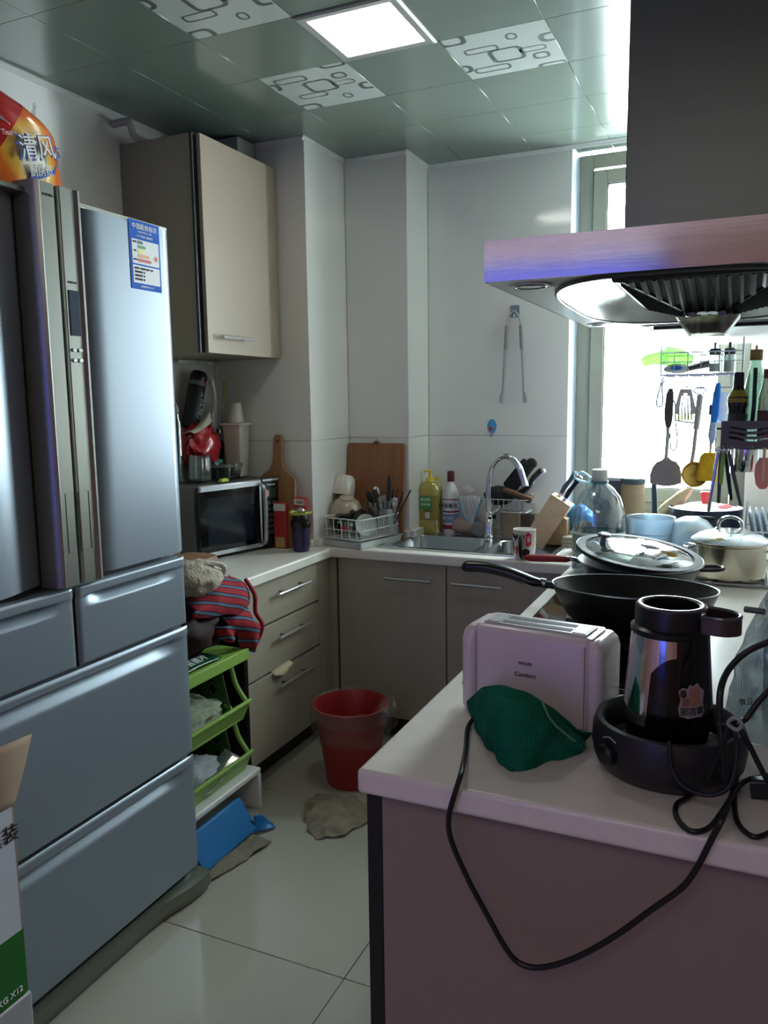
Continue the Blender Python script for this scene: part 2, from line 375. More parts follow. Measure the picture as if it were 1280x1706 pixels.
# sink run
su = thing('sink_cabinet', 'two door taupe base cabinet below the sink', 'cabinet', (-1.15, 3.35, 0))
P(su, 'body', G().box(-1.69, -.62, 3.11, 3.42, .10, .819), edge, world=True)
P(su, 'corner_filler', G().box(-1.690, -1.642, 3.090, 3.108, .10, .815), lam, world=True, bev=.001)
for x0, x1 in ((-1.630, -1.122), (-1.117, -.64)):
    d = P(su, 'door', G().box(x0, x1, 3.090, 3.108, .108, .812), lam, world=True, bev=.0015)
    cx = -1.285 if x0 < -1.5 else -.98
    handle(d, (cx, 3.09, .745), .215, (1, 0, 0), (0, -1, 0))
P(su, 'toe_kick', G().box(-1.745, -.62, 3.16, 3.18, 0, .10), MATS['toe_kick'], world=True)
# hob run / peninsula end
pu = thing('hob_cabinet', 'taupe base cabinet under the hob with a plain end panel', 'cabinet', (-.2, 2.1, 0))
P(pu, 'body', G().box(-.565, .155, 1.25, 3.10, .0, .814), lamd, world=True)
pk = M('end_panel_laminate', (144, 130, 119), .5, 0, .03, 3, stretch=(1, 1, .5))
P(pu, 'end_panel', G().box(-.566, .155, 1.222, 1.248, 0, .814), pk, world=True)
P(pu, 'edge_strip', G().box(-.598, -.567, 1.224, 1.30, 0, .814), edge, world=True, bev=.002, label='black edge strip')
for y0 in (1.31, 1.90, 2.49):
    d = P(pu, 'door', G().box(-.586, -.567, y0, y0+.585, .108, .812), lam, world=True, bev=.0015)
    handle(d, (-.586, y0+.29, .745), .215, (0, 1, 0), (-1, 0, 0))
# worktop in one piece with a sink cut-out
def worktop():
    xs = [XL, -1.74, -1.65, -1.43, -1.455, -.70, -.598, XR]; xs = sorted(set(xs))
    ys = [1.185, 2.375, 3.07, 3.16, 3.44, 3.57, YB]; zt, zb = C, C-.045
    def inside(x, y):
        if x < -1.74 and y > 3.07: return False
        if x < -1.43 and y > 3.44: return False
        if -1.455 < x < -.70 and 3.16 < y < 3.57: return False
        if x < -1.65: return y > 2.375
        if x > -.598: return True
        return y > 3.07
    bm = bmesh.new(); V = {}
    def vv(x, y, z):
        k = (round(x, 4), round(y, 4), z)
        if k not in V: V[k] = bm.verts.new((x, y, z))
        return V[k]
    cells = {}
    for i in range(len(xs)-1):
        for j in range(len(ys)-1):
            if inside((xs[i]+xs[i+1])/2, (ys[j]+ys[j+1])/2): cells[(i, j)] = 1
    for (i, j) in cells:
        x0, x1, y0, y1 = xs[i], xs[i+1], ys[j], ys[j+1]
        bm.faces.new([vv(x0, y0, zt), vv(x1, y0, zt), vv(x1, y1, zt), vv(x0, y1, zt)])
        bm.faces.new([vv(x0, y1, zb), vv(x1, y1, zb), vv(x1, y0, zb), vv(x0, y0, zb)])
        for (di, dj, p, q) in ((-1, 0, (x0, y1), (x0, y0)), (1, 0, (x1, y0), (x1, y1)), (0, -1, (x0, y0), (x1, y0)), (0, 1, (x1, y1), (x0, y1))):
            if (i+di, j+dj) not in cells:
                bm.faces.new([vv(p[0], p[1], zt), vv(p[0], p[1], zb), vv(q[0], q[1], zb), vv(q[0], q[1], zt)])
    g = G(); bm.verts.index_update(); g.v = [tuple(v.co) for v in bm.verts]; g.f = [tuple(v.index for v in f.verts) for f in bm.faces]; bm.free(); return g
wt = thing('countertop', 'cream stone countertop running round the kitchen in a U', 'countertop', (0, 0, C))
P(wt, 'slab', worktop(), stone, world=True, bev=.008, bseg=3)
P(wt, 'upstand', G().box(-1.43, WX0+.3, 3.655, YB, C, C+.032).box(-1.43, -1.405, 3.44, 3.66, C, C+.032).box(-1.74, -1.43, 3.415, 3.44, C, C+.032).box(-1.74, -1.715, 3.07, 3.42, C, C+.032).box(XL, -1.74, 3.045, 3.07, C, C+.032), stone, world=True, bev=.002)
# upper cabinets
uc = thing('wall_cabinet', 'taupe wall cabinet with one door hung left of the tiled column', 'cabinet', (-2.06, 2.8, 1.69))
P(uc, 'body', G().box(XL+.002, -1.912, 2.528, 3.066, 1.692, 2.488), lamd, world=True, bev=.001)
P(uc, 'front_edge', G().box(-1.911, -1.900, 2.522, 3.066, 1.692, 2.488), edge, world=True)
d = P(uc, 'door', G().box(-1.898, -1.880, 2.545, 3.062, 1.692, 2.487), M('light_laminate', (172, 158, 139), .45, 0, .03, 3), world=True, bev=.0015)
a, b = atx(358, 565, -1.88), atx(415, 567, -1.88)
handle(d, (-1.88, (a.y+b.y)/2, 1.755), .20, (0, 1, 0), (1, 0, 0))
wm = M('white_laminate', (232, 236, 234), .4)
ur = thing('wall_cabinet', 'white wall cabinet behind the range hood, seen from below', 'cabinet', (-.06, 2.9, 1.7))
P(ur, 'body', G().box(-.27, .155, 2.44, 3.42, 1.702, 2.42), wm, world=True, bev=.002)
for y0 in (2.442, 2.935): P(ur, 'door', G().box(-.288, -.272, y0, y0+.482, 1.702, 2.42), wm, world=True, bev=.002)
P(ur, 'light_batten', G().box(-.255, .15, 2.445, 2.475, 1.692, 1.701), blackm, world=True)

# gas pipe by the ceiling
gp = one('wall_pipe', 'pale bent pipe end on the wall above the left wall cabinet', 'pipe', G().tube(cr([(0, 0, .0), (.07, 0, 0), (.085, 0, -.015), (.085, .02, -.05), (.085, .1, -.055)], 5), .014, 10), M('pipe_paint', (170, 168, 158), .5), (XL, 2.50, 2.555))
vb = one('duct_box', 'grey boxed duct between the left wall cabinet top and ceiling', 'duct', G().box(0, .27, 0, .12, 0, .105), M('duct_grey', (150, 156, 150), .5), (XL+.002, 2.93, 2.490), bev=.003)
# ================================================================ FRIDGE
fm = M('fridge_silver', (140, 152, 163), .34, .35, .02, 3)
fe = M('fridge_trim', (150, 152, 144), .3, .7, .03, 3)
FX = -1.5; FY0, FY1, FYM = 1.03, 1.87, 1.449
fr = thing('refrigerator', 'tall silver multi door refrigerator with a blue energy label', 'refrigerator', (-1.87, 1.45, 0))
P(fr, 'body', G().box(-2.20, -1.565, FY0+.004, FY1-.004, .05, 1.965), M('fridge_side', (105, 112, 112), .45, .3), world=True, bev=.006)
P(fr, 'top_trim', G().box(-1.60, -1.507, FY0, FY1, 1.978, 1.990), fe, world=True, bev=.002)
dark = M('groove_grey', (44, 48, 46), .4, .3)
def fdoor(y0, y1, z0, z1, s):
    # front skin curves in towards the handle groove: s=+1 handle at y0, s=-1 handle at y1
    n = 24; lo = []
    for k in range(n+1):
        t = k/n; y = y0+(y1-y0)*t; q = (y-y0) if s > 0 else (y1-y)
        x = FX-.022*math.exp(-(q/.030)**2) if s > 0 else FX-.040*math.exp(-(q/.10)**2)
        e = min(y-y0, y1-y); x -= .008*max(0, 1-e/.008)**2
        lo.append((x, y))
    pts = lo+[(-1.562, y1), (-1.562, y0)]
    return G().prism(pts, z0, z1)
# doors: right one, left one
dR = P(fr, 'door', fdoor(1.530, FY1, 1.070, 1.978, 1), fm, world=True, label='right upper door with blue label')
dL = P(fr, 'door', fdoor(FY0, 1.382, 1.070, 1.978, -1), fm, world=True, label='left upper door with curved edge')
def strip(y0, y1, rid):
    pr = [(-1.545, y0), (-1.500, y0), (-1.484, y0+.006)] + ([(-1.477, y0+.012), (-1.4825, y0+.020), (-1.4825, y1-.003), (-1.50, y1)] if rid < 0 else [(-1.4825, y0+.008), (-1.4825, y1-.022), (-1.476, y1-.014), (-1.480, y1-.004), (-1.50, y1)]) + [(-1.545, y1)]
    return G().prism(pr, 1.062, 2.006)
hL = P(dL, 'handle', strip(1.383, 1.446, -1), fe, world=True, sm=25); hR = P(dR, 'handle', strip(1.453, 1.524, 1), fe, world=True, sm=25)
# display and buttons on the right handle strip
q0, q1 = atx(110, 482, -1.481), atx(130, 560, -1.481)
P(dR, 'display', G().box(-1.483, -1.4805, 1.468, 1.4985, q1.z, q0.z), M('display_glass', (52, 66, 84), .12, 0, .03), world=True)
for zz in (atx(122, 583, -1.48).z, atx(122, 600, -1.48).z):
    for yy in (1.4735, 1.4925): P(dR, 'button', G().prism([(yy+.0065*cos(t*pi/6), zz+.0045*sin(t*pi/6)) for t in range(12)], -1.484, -1.479, 'x'), steel, world=True)
text(dL, 'lettering', 'TOSHIBA', .0085, ink, (-1.4822, 1.424, 1.978), (0, 1, 0), (0, 0, 1))
text(dR, 'lettering', 'DISPLAY', .0075, ink, (-1.4822, 1.482, q0.z+.018), (0, 1, 0), (0, 0, 1))
for hh, y0, y1 in ((dL, 1.416, 1.444), (dR, 1.455, 1.490)):
    g = G(); za, zb = 1.145, 1.29; g.tube([(-1.4822, y, z) for y, z in ((y0, za), (y1, za), (y1, zb), (y0, zb))], .0009, 5, True); P(hh, 'push_panel', g, dark, world=True)
# drawers with scooped grips
def fdrawer(y0, y1, z0, z1, deep):
    def fn(u, v):
        y = y0+(y1-y0)*u; z = z0+(z1-z0)*v; q = z1-z; x = FX
        w_ = min(1, max(0, min(y-y0-.01, y1-.03-y)/.10)); w_ = w_*w_*(3-2*w_)
        e = .036; c0 = .036
        if q < .026: x += .003
        elif q < .032: x += .003-(q-.026)/.006*(.003+.024*w_)
        elif q < .032+deep: t = (q-.032)/deep; x -= .024*w_*(1-t)
        e = min(y-y0, y1-y, z-z0, z1-z); x -= .006*max(0, 1-e/.006)**2
        return (x, y, z)
    g = G(); nv = 70; g.grid(fn, 48, nv)
    k = len(g.v); g.box(-1.562, FX-.026, y0+.001, y1-.001, z0+.001, z1-.001); return g
for y0, y1, z0, z1, dp, lb in ((FY0, 1.437, .849, 1.054, .026, None), (1.446, FY1, .849, 1.054, .026, None), (FY0, FY1, .443, .842, .034, None), (FY0, FY1, .070, .436, .034, None)):
    dd = P(fr, 'drawer', fdrawer(y0, y1, z0, z1, dp), fm, world=True, sm=50)
P(fr, 'foot_grille', G().loft([[(x, y, z) for x, z in ((-1.58, .012), (xf_+.0, .006), (xf_+.012, .03), (xf_+.004, .056), (-1.58, .06))] for y, xf_ in ((FY0, -1.49), (1.62, -1.492), (1.70, -1.485), (1.78, -1.467), (1.84, -1.462), (1.87, -1.468), (1.882, -1.49))]), M('foot_grille', (120, 124, 112), .4, .5), world=True)
P(fr, 'gasket', G().box(-1.566, -1.545, FY0+.01, FY1-.01, .07, 1.976), rubber, world=True)
# energy label
el = P(fr, 'energy_label', G().box(-1.4995, -1.4985, 1.706, 1.826, 1.806, 1.984), M('label_blue', (8, 96, 200), .65, spec=.2), world=True, label='blue energy rating label')
def lb(y0, y1, z0, z1, col, nm, off=.0008): P(el, nm, G().box(-1.4986, -1.4986+off, y0, y1, z0, z1), col, world=True, sm=0)
lw_ = M('label_paper', (222, 226, 228), .5)
lb(1.714, 1.820, 1.872, 1.935, lw_, 'label_field'); lb(1.714, 1.820, 1.822, 1.868, lw_, 'label_field')
for k, (cc, ln) in enumerate((((20, 90, 80), .022), ((60, 150, 70), .032), ((235, 230, 110), .030), ((228, 160, 90), .046), ((196, 50, 70), .052))):
    z = 1.928-k*.0115; P(el, 'rating_bar', G().prism([(1.736, z-.004), (1.736+ln-.004, z-.004), (1.736+ln, z), (1.736+ln-.004, z+.004), (1.736, z+.004)], -1.4985, -1.4972, 'x'), M('bar%d' % k, cc, .5), world=True, sm=0)
P(el, 'rating_arrow', G().prism([(1.797, 1.893), (1.803, 1.886), (1.814, 1.886), (1.814, 1.900), (1.803, 1.900)], -1.4985, -1.4972, 'x'), M('arrow', (230, 150, 120), .5), world=True, sm=0)
wi = M('white_ink', (240, 245, 248), .5)
text(el, 'lettering', '中国能效标识', .0165, wi, (-1.498, 1.766, 1.968), (0, 1, 0), (0, 0, 1))
text(el, 'lettering', 'CHINA ENERGY LABEL', .0055, wi, (-1.498, 1.766, 1.9555), (0, 1, 0), (0, 0, 1))
text(el, 'lettering', '生产者名称 / 规格型号', .0065, wi, (-1.498, 1.766, 1.944), (0, 1, 0), (0, 0, 1))
text(el, 'lettering', '耗电低', .005, ink, (-1.4975, 1.725, 1.928), (0, 1, 0), (0, 0, 1)); text(el, 'lettering', '中等', .005, ink, (-1.4975, 1.725, 1.905), (0, 1, 0), (0, 0, 1)); text(el, 'lettering', '耗电高', .005, ink, (-1.4975, 1.725, 1.882), (0, 1, 0), (0, 0, 1))
text(el, 'lettering', '4', .011, redink, (-1.497, 1.807, 1.893), (0, 1, 0), (0, 0, 1))
for k, s_ in enumerate(('耗电量  千瓦时/24小时   1.30', '冷冻室容积   升', '冷藏室容积   升', '变温室容积   升')): text(el, 'lettering', s_, .0058, ink, (-1.497, 1.720, 1.860-k*.0095), (0, 1, 0), (0, 0, 1), align='LEFT')
text(el, 'lettering', '依据国家标准 GB 12021.2', .005, wi, (-1.498, 1.766, 1.814), (0, 1, 0), (0, 0, 1))

# ================================================================ TISSUE PACK ON THE FRIDGE
def pack_mat():
    m = bpy.data.materials.new('tissue_pack_print'); m.use_nodes = True; n = m.node_tree; N = n.nodes; L = n.links; b = N['Principled BSDF']
    tc = N.new('ShaderNodeTexCoord'); sp = N.new('ShaderNodeSeparateXYZ'); L.new(tc.outputs['Object'], sp.inputs[0])
    nz = N.new('ShaderNodeTexNoise'); nz.inputs['Scale'].default_value = 12; L.new(tc.outputs['Object'], nz.inputs[0])
    def math_(op, a, b_):
        q = N.new('ShaderNodeMath'); q.operation = op
        for i, x in enumerate((a, b_)):
            if isinstance(x, (int, float)): q.inputs[i].default_value = x
            else: L.new(x, q.inputs[i])
        return q.outputs[0]
    # red top, burst of yellow and orange around a pale centre
    dy = math_('SUBTRACT', sp.outputs['Y'], .03); dz = math_('SUBTRACT', sp.outputs['Z'], .10)
    r = math_('SQRT', math_('ADD', math_('MULTIPLY', dy, dy), math_('MULTIPLY', dz, dz)), 0)
    r = math_('ADD', r, math_('MULTIPLY', math_('SUBTRACT', nz.outputs[0], .5), .05))
    rp = N.new('ShaderNodeValToRGB'); e = rp.color_ramp.elements; e[0].position = .0; e[0].color = lin((226, 222, 205))+(1,); e[1].position = .5; e[1].color = lin((232, 170, 60))+(1,)
    q = e.new(.30); q.color = lin((224, 216, 190))+(1,); q = e.new(.36); q.color = lin((236, 190, 90))+(1,); q = e.new(.62); q.color = lin((226, 110, 30))+(1,); q = e.new(1.0); q.color = lin((222, 96, 26))+(1,)
    L.new(math_('MULTIPLY', r, 6.5), rp.inputs[0])
    k = math_('GREATER_THAN', math_('SUBTRACT', sp.outputs['Z'], math_('MULTIPLY', sp.outputs['Y'], -.55)), .165)
    k2 = math_('LESS_THAN', sp.outputs['Y'], .045); k = math_('GREATER_THAN', math_('SUBTRACT', sp.outputs['Z'], math_('MULTIPLY', sp.outputs['Y'], 1.4)), .185)
    mx = N.new('ShaderNodeMix'); mx.data_type = 'RGBA'; L.new(k, mx.inputs['Factor']); L.new(rp.outputs[0], mx.inputs[6]); mx.inputs[7].default_value = lin((186, 34, 36))+(1,)
    L.new(mx.outputs[2], b.inputs['Base Color']); b.inputs['Roughness'].default_value = .2; b.inputs['Coat Weight'].default_value = .6
    return m
tb = thing('tissue_pack', 'orange and red plastic pack of kitchen tissue lying on the refrigerator', 'tissue pack', (-1.66, 1.46, 1.99))
def packfn(u, v):
    # y from -.12 (left, out of frame) to .16, z up to .20; a puffy pillow
    a = 2*pi*u; t = v; cap = 1 if t < .82 else max(.02, 1-((t-.82)/.18)**2)**.5
    y = .0+.150*cos(a)*(1 if cos(a) > 0 else 1.3)*(1-.10*t**2)*cap+.006*noise.noise(Vector((u*9, v*5, 1)))
    x = .075*sin(a)*(1-.15*t*t)*cap+.004*noise.noise(Vector((cos(a)*4, sin(a)*4, v*5)))
    z = .225*t-.045*t*t*(y/.15)
    y -= .0*t
    return (x, y*1.08+.008, z*1.08)
P(tb, 'pack', G().grid(packfn, 60, 20), pack_mat(), sm=60, sub=1)
clearp = film('clear_wrap', (250, 250, 248), .80, .08, .10, .6)
P(tb, 'plastic_knot', G().surf([[(.0, .075, .175), (.02, .105, .165), (.0, .125, .14)], [(.0, .085, .20), (.015, .11, .20), (0, .13, .165)], [(0, .098, .225), (.008, .106, .222), (0, .112, .215)], [(0, .108, .258), (.003, .113, .262), (0, .118, .262)]], 10, 16, .004, 60), clearp)
P(tb, 'loose_wrap', G().surf([[(.05, -.16, .17), (.07, -.06, .16), (.05, .04, .165)], [(.03, -.16, .24), (.04, -.08, .23), (.03, .02, .18)], [(0, -.16, .31), (0, -.12, .27), (0, -.04, .22)]], 14, 14, .008, 30), film('pink_wrap', (235, 190, 175), .7, .1, .45, .5))
wh_o = M('pack_white', (240, 240, 236), .4); bl_o = M('pack_blue', (20, 70, 160), .4)
r_ = Vector((-.10, .93, -.0)); u_ = Vector((-.25, 0, 1))
def ptxt(b, s, y, z, x, m, tilt=.25, nm='lettering'): text(tb, nm, b, s, m, (x, y, z), (-.05, 1, tilt), (0, -tilt, 1), .0012, world=False)
ptxt('清风', .066, .035, .118, .0795, bl_o); ptxt('清风', .058, .036, .120, .0815, wh_o)
ptxt('节', .034, .098, .125, .074, bl_o)
P(tb, 'ribbon', G().prism([(.01, .060), (.085, .084), (.10, .108), (.088, .074), (.03, .048), (.026, .030), (.014, .030)], .0775, .079, 'x'), bl_o, sm=0)
ptxt('厨房纸', .026, .046, .070, .0795, wh_o)
ptxt('超强吸油', .018, .068, .030, .0775, M('brown_ink', (110, 66, 30), .5), .05); ptxt('吸水锁水', .020, .072, .012, .0775, M('brown_ink', (110, 66, 30), .5), .05)
ptxt('Tissue', .018, -.045, .135, .081, M('pale_ink', (230, 190, 180), .5))

# ================================================================ CARTONS AT LOWER LEFT
card = M('cardboard', (150, 128, 108), .8, 0, .06, 20); cw = M('carton_white', (196, 205, 216), .5, 0, .03); cg = M('carton_green', (24, 105, 32), .5, 0, .05, 6)
BX0, BX1, BY0, BY1 = -1.455, -1.30, .66, 1.055
ct = thing('carton', 'white carton with a green base band and raised brown flap, before the refrigerator', 'carton', (-1.38, .86, .305))
def hollow(x0, x1, y0, y1, z0, z1, t=.004):
    return G().loft([rr(*( (x0+x1)/2, (y0+y1)/2, (x1-x0)/2, (y1-y0)/2, .002), z0, 1), rr((x0+x1)/2, (y0+y1)/2, (x1-x0)/2, (y1-y0)/2, .002, z1, 1), rr((x0+x1)/2, (y0+y1)/2, (x1-x0)/2-t, (y1-y0)/2-t, .001, z1, 1), rr((x0+x1)/2, (y0+y1)/2, (x1-x0)/2-t, (y1-y0)/2-t, .001, z0+t, 1)])
P(ct, 'box_body', hollow(BX0, BX1, BY0, BY1, .306, .712), card, world=True, sm=0)
P(ct, 'front_panel', G().box(BX1, BX1+.001, BY0, BY1-.006, .445, .712), cw, world=True, sm=0)
P(ct, 'green_band', G().box(BX1, BX1+.0012, BY0, BY1-.002, .306, .445), cg, world=True, sm=0)
P(ct, 'flap', G().surf([[(BX1, BY0, .712), (BX1, .85, .712), (BX1, BY1, .712)], [(-1.30, BY0, .78), (-1.29, .85, .78), (-1.295, BY1+.025, .775)], [(-1.315, BY0, .85), (-1.30, .85, .85), (-1.30, BY1+.055, .838)]], 6, 6), card, world=True, solid=.004, sm=60)
P(ct, 'flap', G().surf([[(-1.452, BY1, .712), (-1.38, BY1, .712), (-1.305, BY1, .712)], [(-1.452, BY1+.02, .68), (-1.38, BY1+.02, .68), (-1.305, BY1+.02, .68)], [(-1.452, BY1+.01, .645), (-1.38, BY1+.012, .645), (-1.305, BY1+.012, .645)]], 4, 4), card, world=True, solid=.003, sm=60) if False else None
text(ct, 'lettering', '家庭装', .040, ink, (BX1+.002, 1.00, .655), (0, 1, 0), (0, 0, 1)); text(ct, 'lettering', 'fresh milk', .018, ink, (BX1+.002, 1.00, .69), (0, 1, 0), (0, 0, 1)) if False else None
text(ct, 'lettering', '净含量 4.08KG X12', .018, wi, (BX1+.002, .965, .322), (0, 1, 0), (0, 0, 1))
c2 = thing('carton', 'pale grey carton with a black print standing under the green banded carton', 'carton', (-1.38, .86, 0))
P(c2, 'box_body', G().box(BX0, BX1+.004, BY0-.01, BY1+.004, .0, .302), M('carton_grey', (165, 170, 172), .5), world=True, bev=.004)
P(c2, 'print', G().prism([(.975, .14), (1.01, .22), (1.04, .14), (1.02, .10), (.99, .10)], BX1+.004, BX1+.0055, 'x'), ink, world=True, sm=0)

# ================================================================ RACK BETWEEN FRIDGE AND DRAWERS
green = M('lime_plastic', (138, 178, 82), .4, 0, .03); greend = M('green_plastic_back', (70, 112, 62), .5, 0, .05)
gr = thing('plastic_rack', 'lime green plastic storage rack with three open trays beside the drawers', 'rack', (-1.8, 2.12, .16))
GX0, GX1, GY0, GY1 = -2.0, -1.60, 1.93, 2.33
for zt, top in ((.245, 0), (.44, 0), (.625, 1)):
    tr = P(gr, 'tray', G().box(GX0, GX1-.03, GY0, GY1-.02, zt-.085, zt-.077) if not top else G().box(GX0, GX1-.02, GY0, GY1, zt-.012, zt-.004), green, world=True, bev=.002)
    # front lip: outward rolled rim and apron
    g = G().loft([[(x, y, z) for x, z in ((GX1-.045, zt-.085), (GX1-.012, zt-.02), (GX1-.008, zt-.006), (GX1+.006, zt-.003), (GX1+.008, zt-.014), (GX1-.003, zt-.020), (GX1-.036, zt-.09))] for y in (GY0, GY1-.006, GY1)])
    if top: g = G().box(GX1-.02, GX1, GY0, GY1, zt-.04, zt)
    P(gr, 'front_lip', g, green, world=True, bev=.002)
    if not top:
        P(gr, 'back_panel', G().grid(lambda u, v: (GX0+.012-.03*v, GY0+(GY1-GY0-.03)*u, zt-.08+.175*v), 36, 18, lambda u, v: not any((u-a)**2*4+(v-b)**2 < .006 for a in (.1, .26, .42, .58, .74, .9) for b in (.2, .5, .8)) if True else None), greend, world=True, solid=.003, sm=0)
        P(gr, 'side_panel', G().grid(lambda u, v: (GX0+(GX1-.06-GX0)*u*(1-.12*v), GY1-.03+.0*u, zt-.085+.175*v), 30, 16, lambda u, v: not any((u-a)**2*3+(v-b)**2 < .008 for a in (.2, .4, .6, .8) for b in (.3, .6, .85))), greend, world=True, solid=.003, sm=0)
        P(gr, 'corner_post', G().tube(cr([(GX1-.01, GY1-.018, zt-.01), (GX1-.05, GY1-.02, zt+.05), (GX1-.075, GY1-.022, zt+.14), (GX1-.095, GY1-.03, zt+.165)], 4), .009, 8), green, world=True)
sb = thing('plastic_stool', 'white plastic box stool carrying the green rack', 'stool', (-1.8, 2.12, 0))
g = G(); x0, x1, y0, y1 = -2.0, -1.59, 1.93, 2.365
P(sb, 'top', G().box(x0, x1, y0, y1, .135, .158), white, world=True, bev=.006)
P(sb, 'side', G().box(x0, x1, y1-.02, y1, .0, .135), white, world=True, bev=.004); P(sb, 'side', G().box(x0, x1, y0, y0+.02, .0, .135), white, world=True, bev=.004)
P(sb, 'back', G().box(x0, x0+.02, y0+.02, y1-.02, .0, .135), white, world=True); P(sb, 'base', G().box(x0+.02, x1-.06, y0+.02, y1-.02, .0, .012), white, world=True)
dp = thing('dustpan', 'blue plastic dustpan leaning in front of the white stool', 'dustpan', (-1.55, 2.1, 0))
P(dp, 'pan', G().loft([[(-1.50, 1.90, .02), (-1.50, 2.20, .02), (-1.535, 2.20, .005), (-1.535, 1.90, .005)], [(-1.565, 1.88, .13), (-1.565, 2.19, .13), (-1.585, 2.19, .12), (-1.585, 1.88, .12)]]) , M('dustpan_blue', (24, 112, 176), .45), world=True, bev=.006)
P(dp, 'lip', G().surf([[(-1.51, 2.19, .07), (-1.50, 2.22, .06), (-1.49, 2.24, .03)], [(-1.51, 2.19, .04), (-1.49, 2.23, .03), (-1.48, 2.26, .012)], [(-1.51, 2.18, .015), (-1.48, 2.21, .010), (-1.46, 2.245, .006)]], 8, 8, .002, 30), MATS['dustpan_blue'], world=True, solid=.004)
one('floor_cloth', 'crumpled grey dust cloth lying under the blue dustpan', 'cloth', G().surf([[(.0, -.19, .006), (.04, -.06, .012), (.03, .06, .008), (.05, .12, .008)], [(.05, -.17, .012), (.07, -.05, .018), (.09, .05, .014), (.11, .11, .010)], [(.08, -.17, .005), (.11, -.05, .006), (.13, .05, .012), (.14, .11, .006)]], 20, 16, .008, 22), M('dust_cloth', (128, 122, 104), .9, 0, .2, 30), (-1.56, 2.05, .002), solid=.003)
# things on the trays
def rag(name, label, cat, loc, r, mat, amp=.35, seed=0, sc=2.2, **k):
    return one(name, label, cat, G().ball((0, 0, r[2]*.9), r, 18, amp, sc, seed, True), mat, loc, sm=70, **k)
rag('cleaning_cloth', 'bunched grey green cloth in the middle tray of the green rack', 'cloth', (-1.76, 2.10, .364), (.10, .15, .05), M('sage_cloth', (140, 150, 128), .95, 0, .25, 40, bump=.6, bs=60), .45, 3)
rag('cleaning_cloth', 'pale grey cloth heaped in the lowest tray of the green rack', 'cloth', (-1.72, 2.06, .169), (.08, .14, .052), M('grey_cloth', (160, 165, 168), .95, 0, .15, 40, bump=.6, bs=60), .4, 9)
one('plastic_sheet', 'folded translucent plastic sheet sticking out of the lowest green tray', 'plastic sheet', G().surf([[(0, -.12, 0), (.01, -.05, .03), (.0, .02, .05), (.01, .07, .085)], [(.03, -.12, .0), (.04, -.05, .02), (.04, .02, .05), (.045, .07, .075)], [(.06, -.12, .0), (.07, -.05, .01), (.07, .03, .04), (.075, .08, .06)]], 12, 8, .004, 30), film('sheet_film', (205, 212, 215), .7, .15, .6), (-1.68, 2.18, .178), solid=.002)
pk_ = thing('snack_packet', 'dark green packet with white lettering on the top tray of the rack', 'packet', (-1.68, 2.07, .624))
P(pk_, 'packet', G().surf([[(-.06, -.13, .004), (-.06, 0, .01), (-.06, .12, .004)], [(0, -.13, .010), (0, 0, .022), (0, .12, .012)], [(.06, -.13, .004), (.06, 0, .01), (.06, .12, .004)]], 12, 8), M('packet_green', (22, 70, 40), .3), solid=.004)
text(pk_, 'lettering', '海苔脆片', .035, wi, (.035, 0, .022), (0, 1, 0), (-1, 0, .3), .0006, world=False)
# plaid garment, knitted cloth and tan pouch on top
pl = plaid('red_plaid', (150, 26, 38), ((14, 18, 34), (96, 24, 36), (70, 110, 140)), 9, .35)
bagc = M('dark_bag', (40, 16, 16), .8, 0, .3, 8, bump=.3, bs=20)
db = thing('shopping_bag', 'dark maroon cloth bag lying on top of the green rack', 'bag', (-1.78, 2.13, .63))
P(db, 'bag_body', G().ball((0, 0, .12), (.15, .19, .115), 22, .22, 1.8, 5, True), bagc, sm=70)
pg = thing('plaid_shirt', 'red plaid shirt with blue stripes heaped over the bag at the counter end', 'shirt', (-1.66, 2.2, .63))
P(pg, 'cloth_fold', G().surf([[(-.05, -.10, .235), (-.02, .02, .27), (-.02, .13, .255), (-.04, .165, .25)], [(.03, -.14, .20), (.035, .0, .235), (.04, .10, .235), (.02, .168, .22)], [(.045, -.16, .19), (.06, -.02, .20), (.07, .08, .19), (.05, .165, .17)], [(.03, -.15, .17), (.05, -.03, .15), (.06, .06, .14), (.05, .13, .12)]], 30, 30, .010, 16, 1), pl, solid=.004)
P(pg, 'sleeve', G().surf([[(.02, .02, .14), (.05, .08, .15), (.05, .14, .15)], [(.05, .03, .10), (.075, .09, .11), (.07, .15, .10)], [(.05, .07, .06), (.085, .13, .07), (.08, .18, .075)], [(.04, .10, .01), (.075, .15, .015), (.06, .20, .03)], [(.03, .13, -.02), (.06, .165, -.03), (.05, .195, -.02)]], 20, 32, .008, 24, 3), pl, solid=.004)
P(pg, 'collar', G().tube(cr([(.03, .165, .24), (.06, .178, .18), (.05, .195, .11), (.075, .20, .06), (.05, .19, -.01)], 5), .008, 6), M('shirt_trim', (140, 30, 44), .9))
P(pg, 'cloth_fold', G().surf([[(.0, -.02, .12), (.05, -.0, .11), (.06, .04, .10)], [(.0, -.02, .09), (.06, .01, .075), (.06, .05, .06)], [(.0, .0, .06), (.05, .03, .045), (.05, .06, .04)]], 12, 12, .01, 24, 7), pl, solid=.004)
kc = M('knit_cloth', (172, 162, 146), .95, 0, .22, 60, bump=.8, bs=90)
kk = thing('knit_hat', 'cream woolly hat lying on the heap of clothes beside the refrigerator', 'hat', (-1.66, 2.10, .88))
P(kk, 'hat_body', G().ball((0, 0, .045), (.085, .105, .055), 20, .18, 2.2, 2, True), kc, sm=70)
P(kk, 'brim', G().tube([(.05+.045*cos(t)*.7, .02+.055*cos(t), .065+.03*sin(t)) for t in [2*pi*i/20 for i in range(20)]], .009, 8, True), M('hat_brim', (200, 192, 186), .9, 0, .2, 60, bump=.8, bs=90))
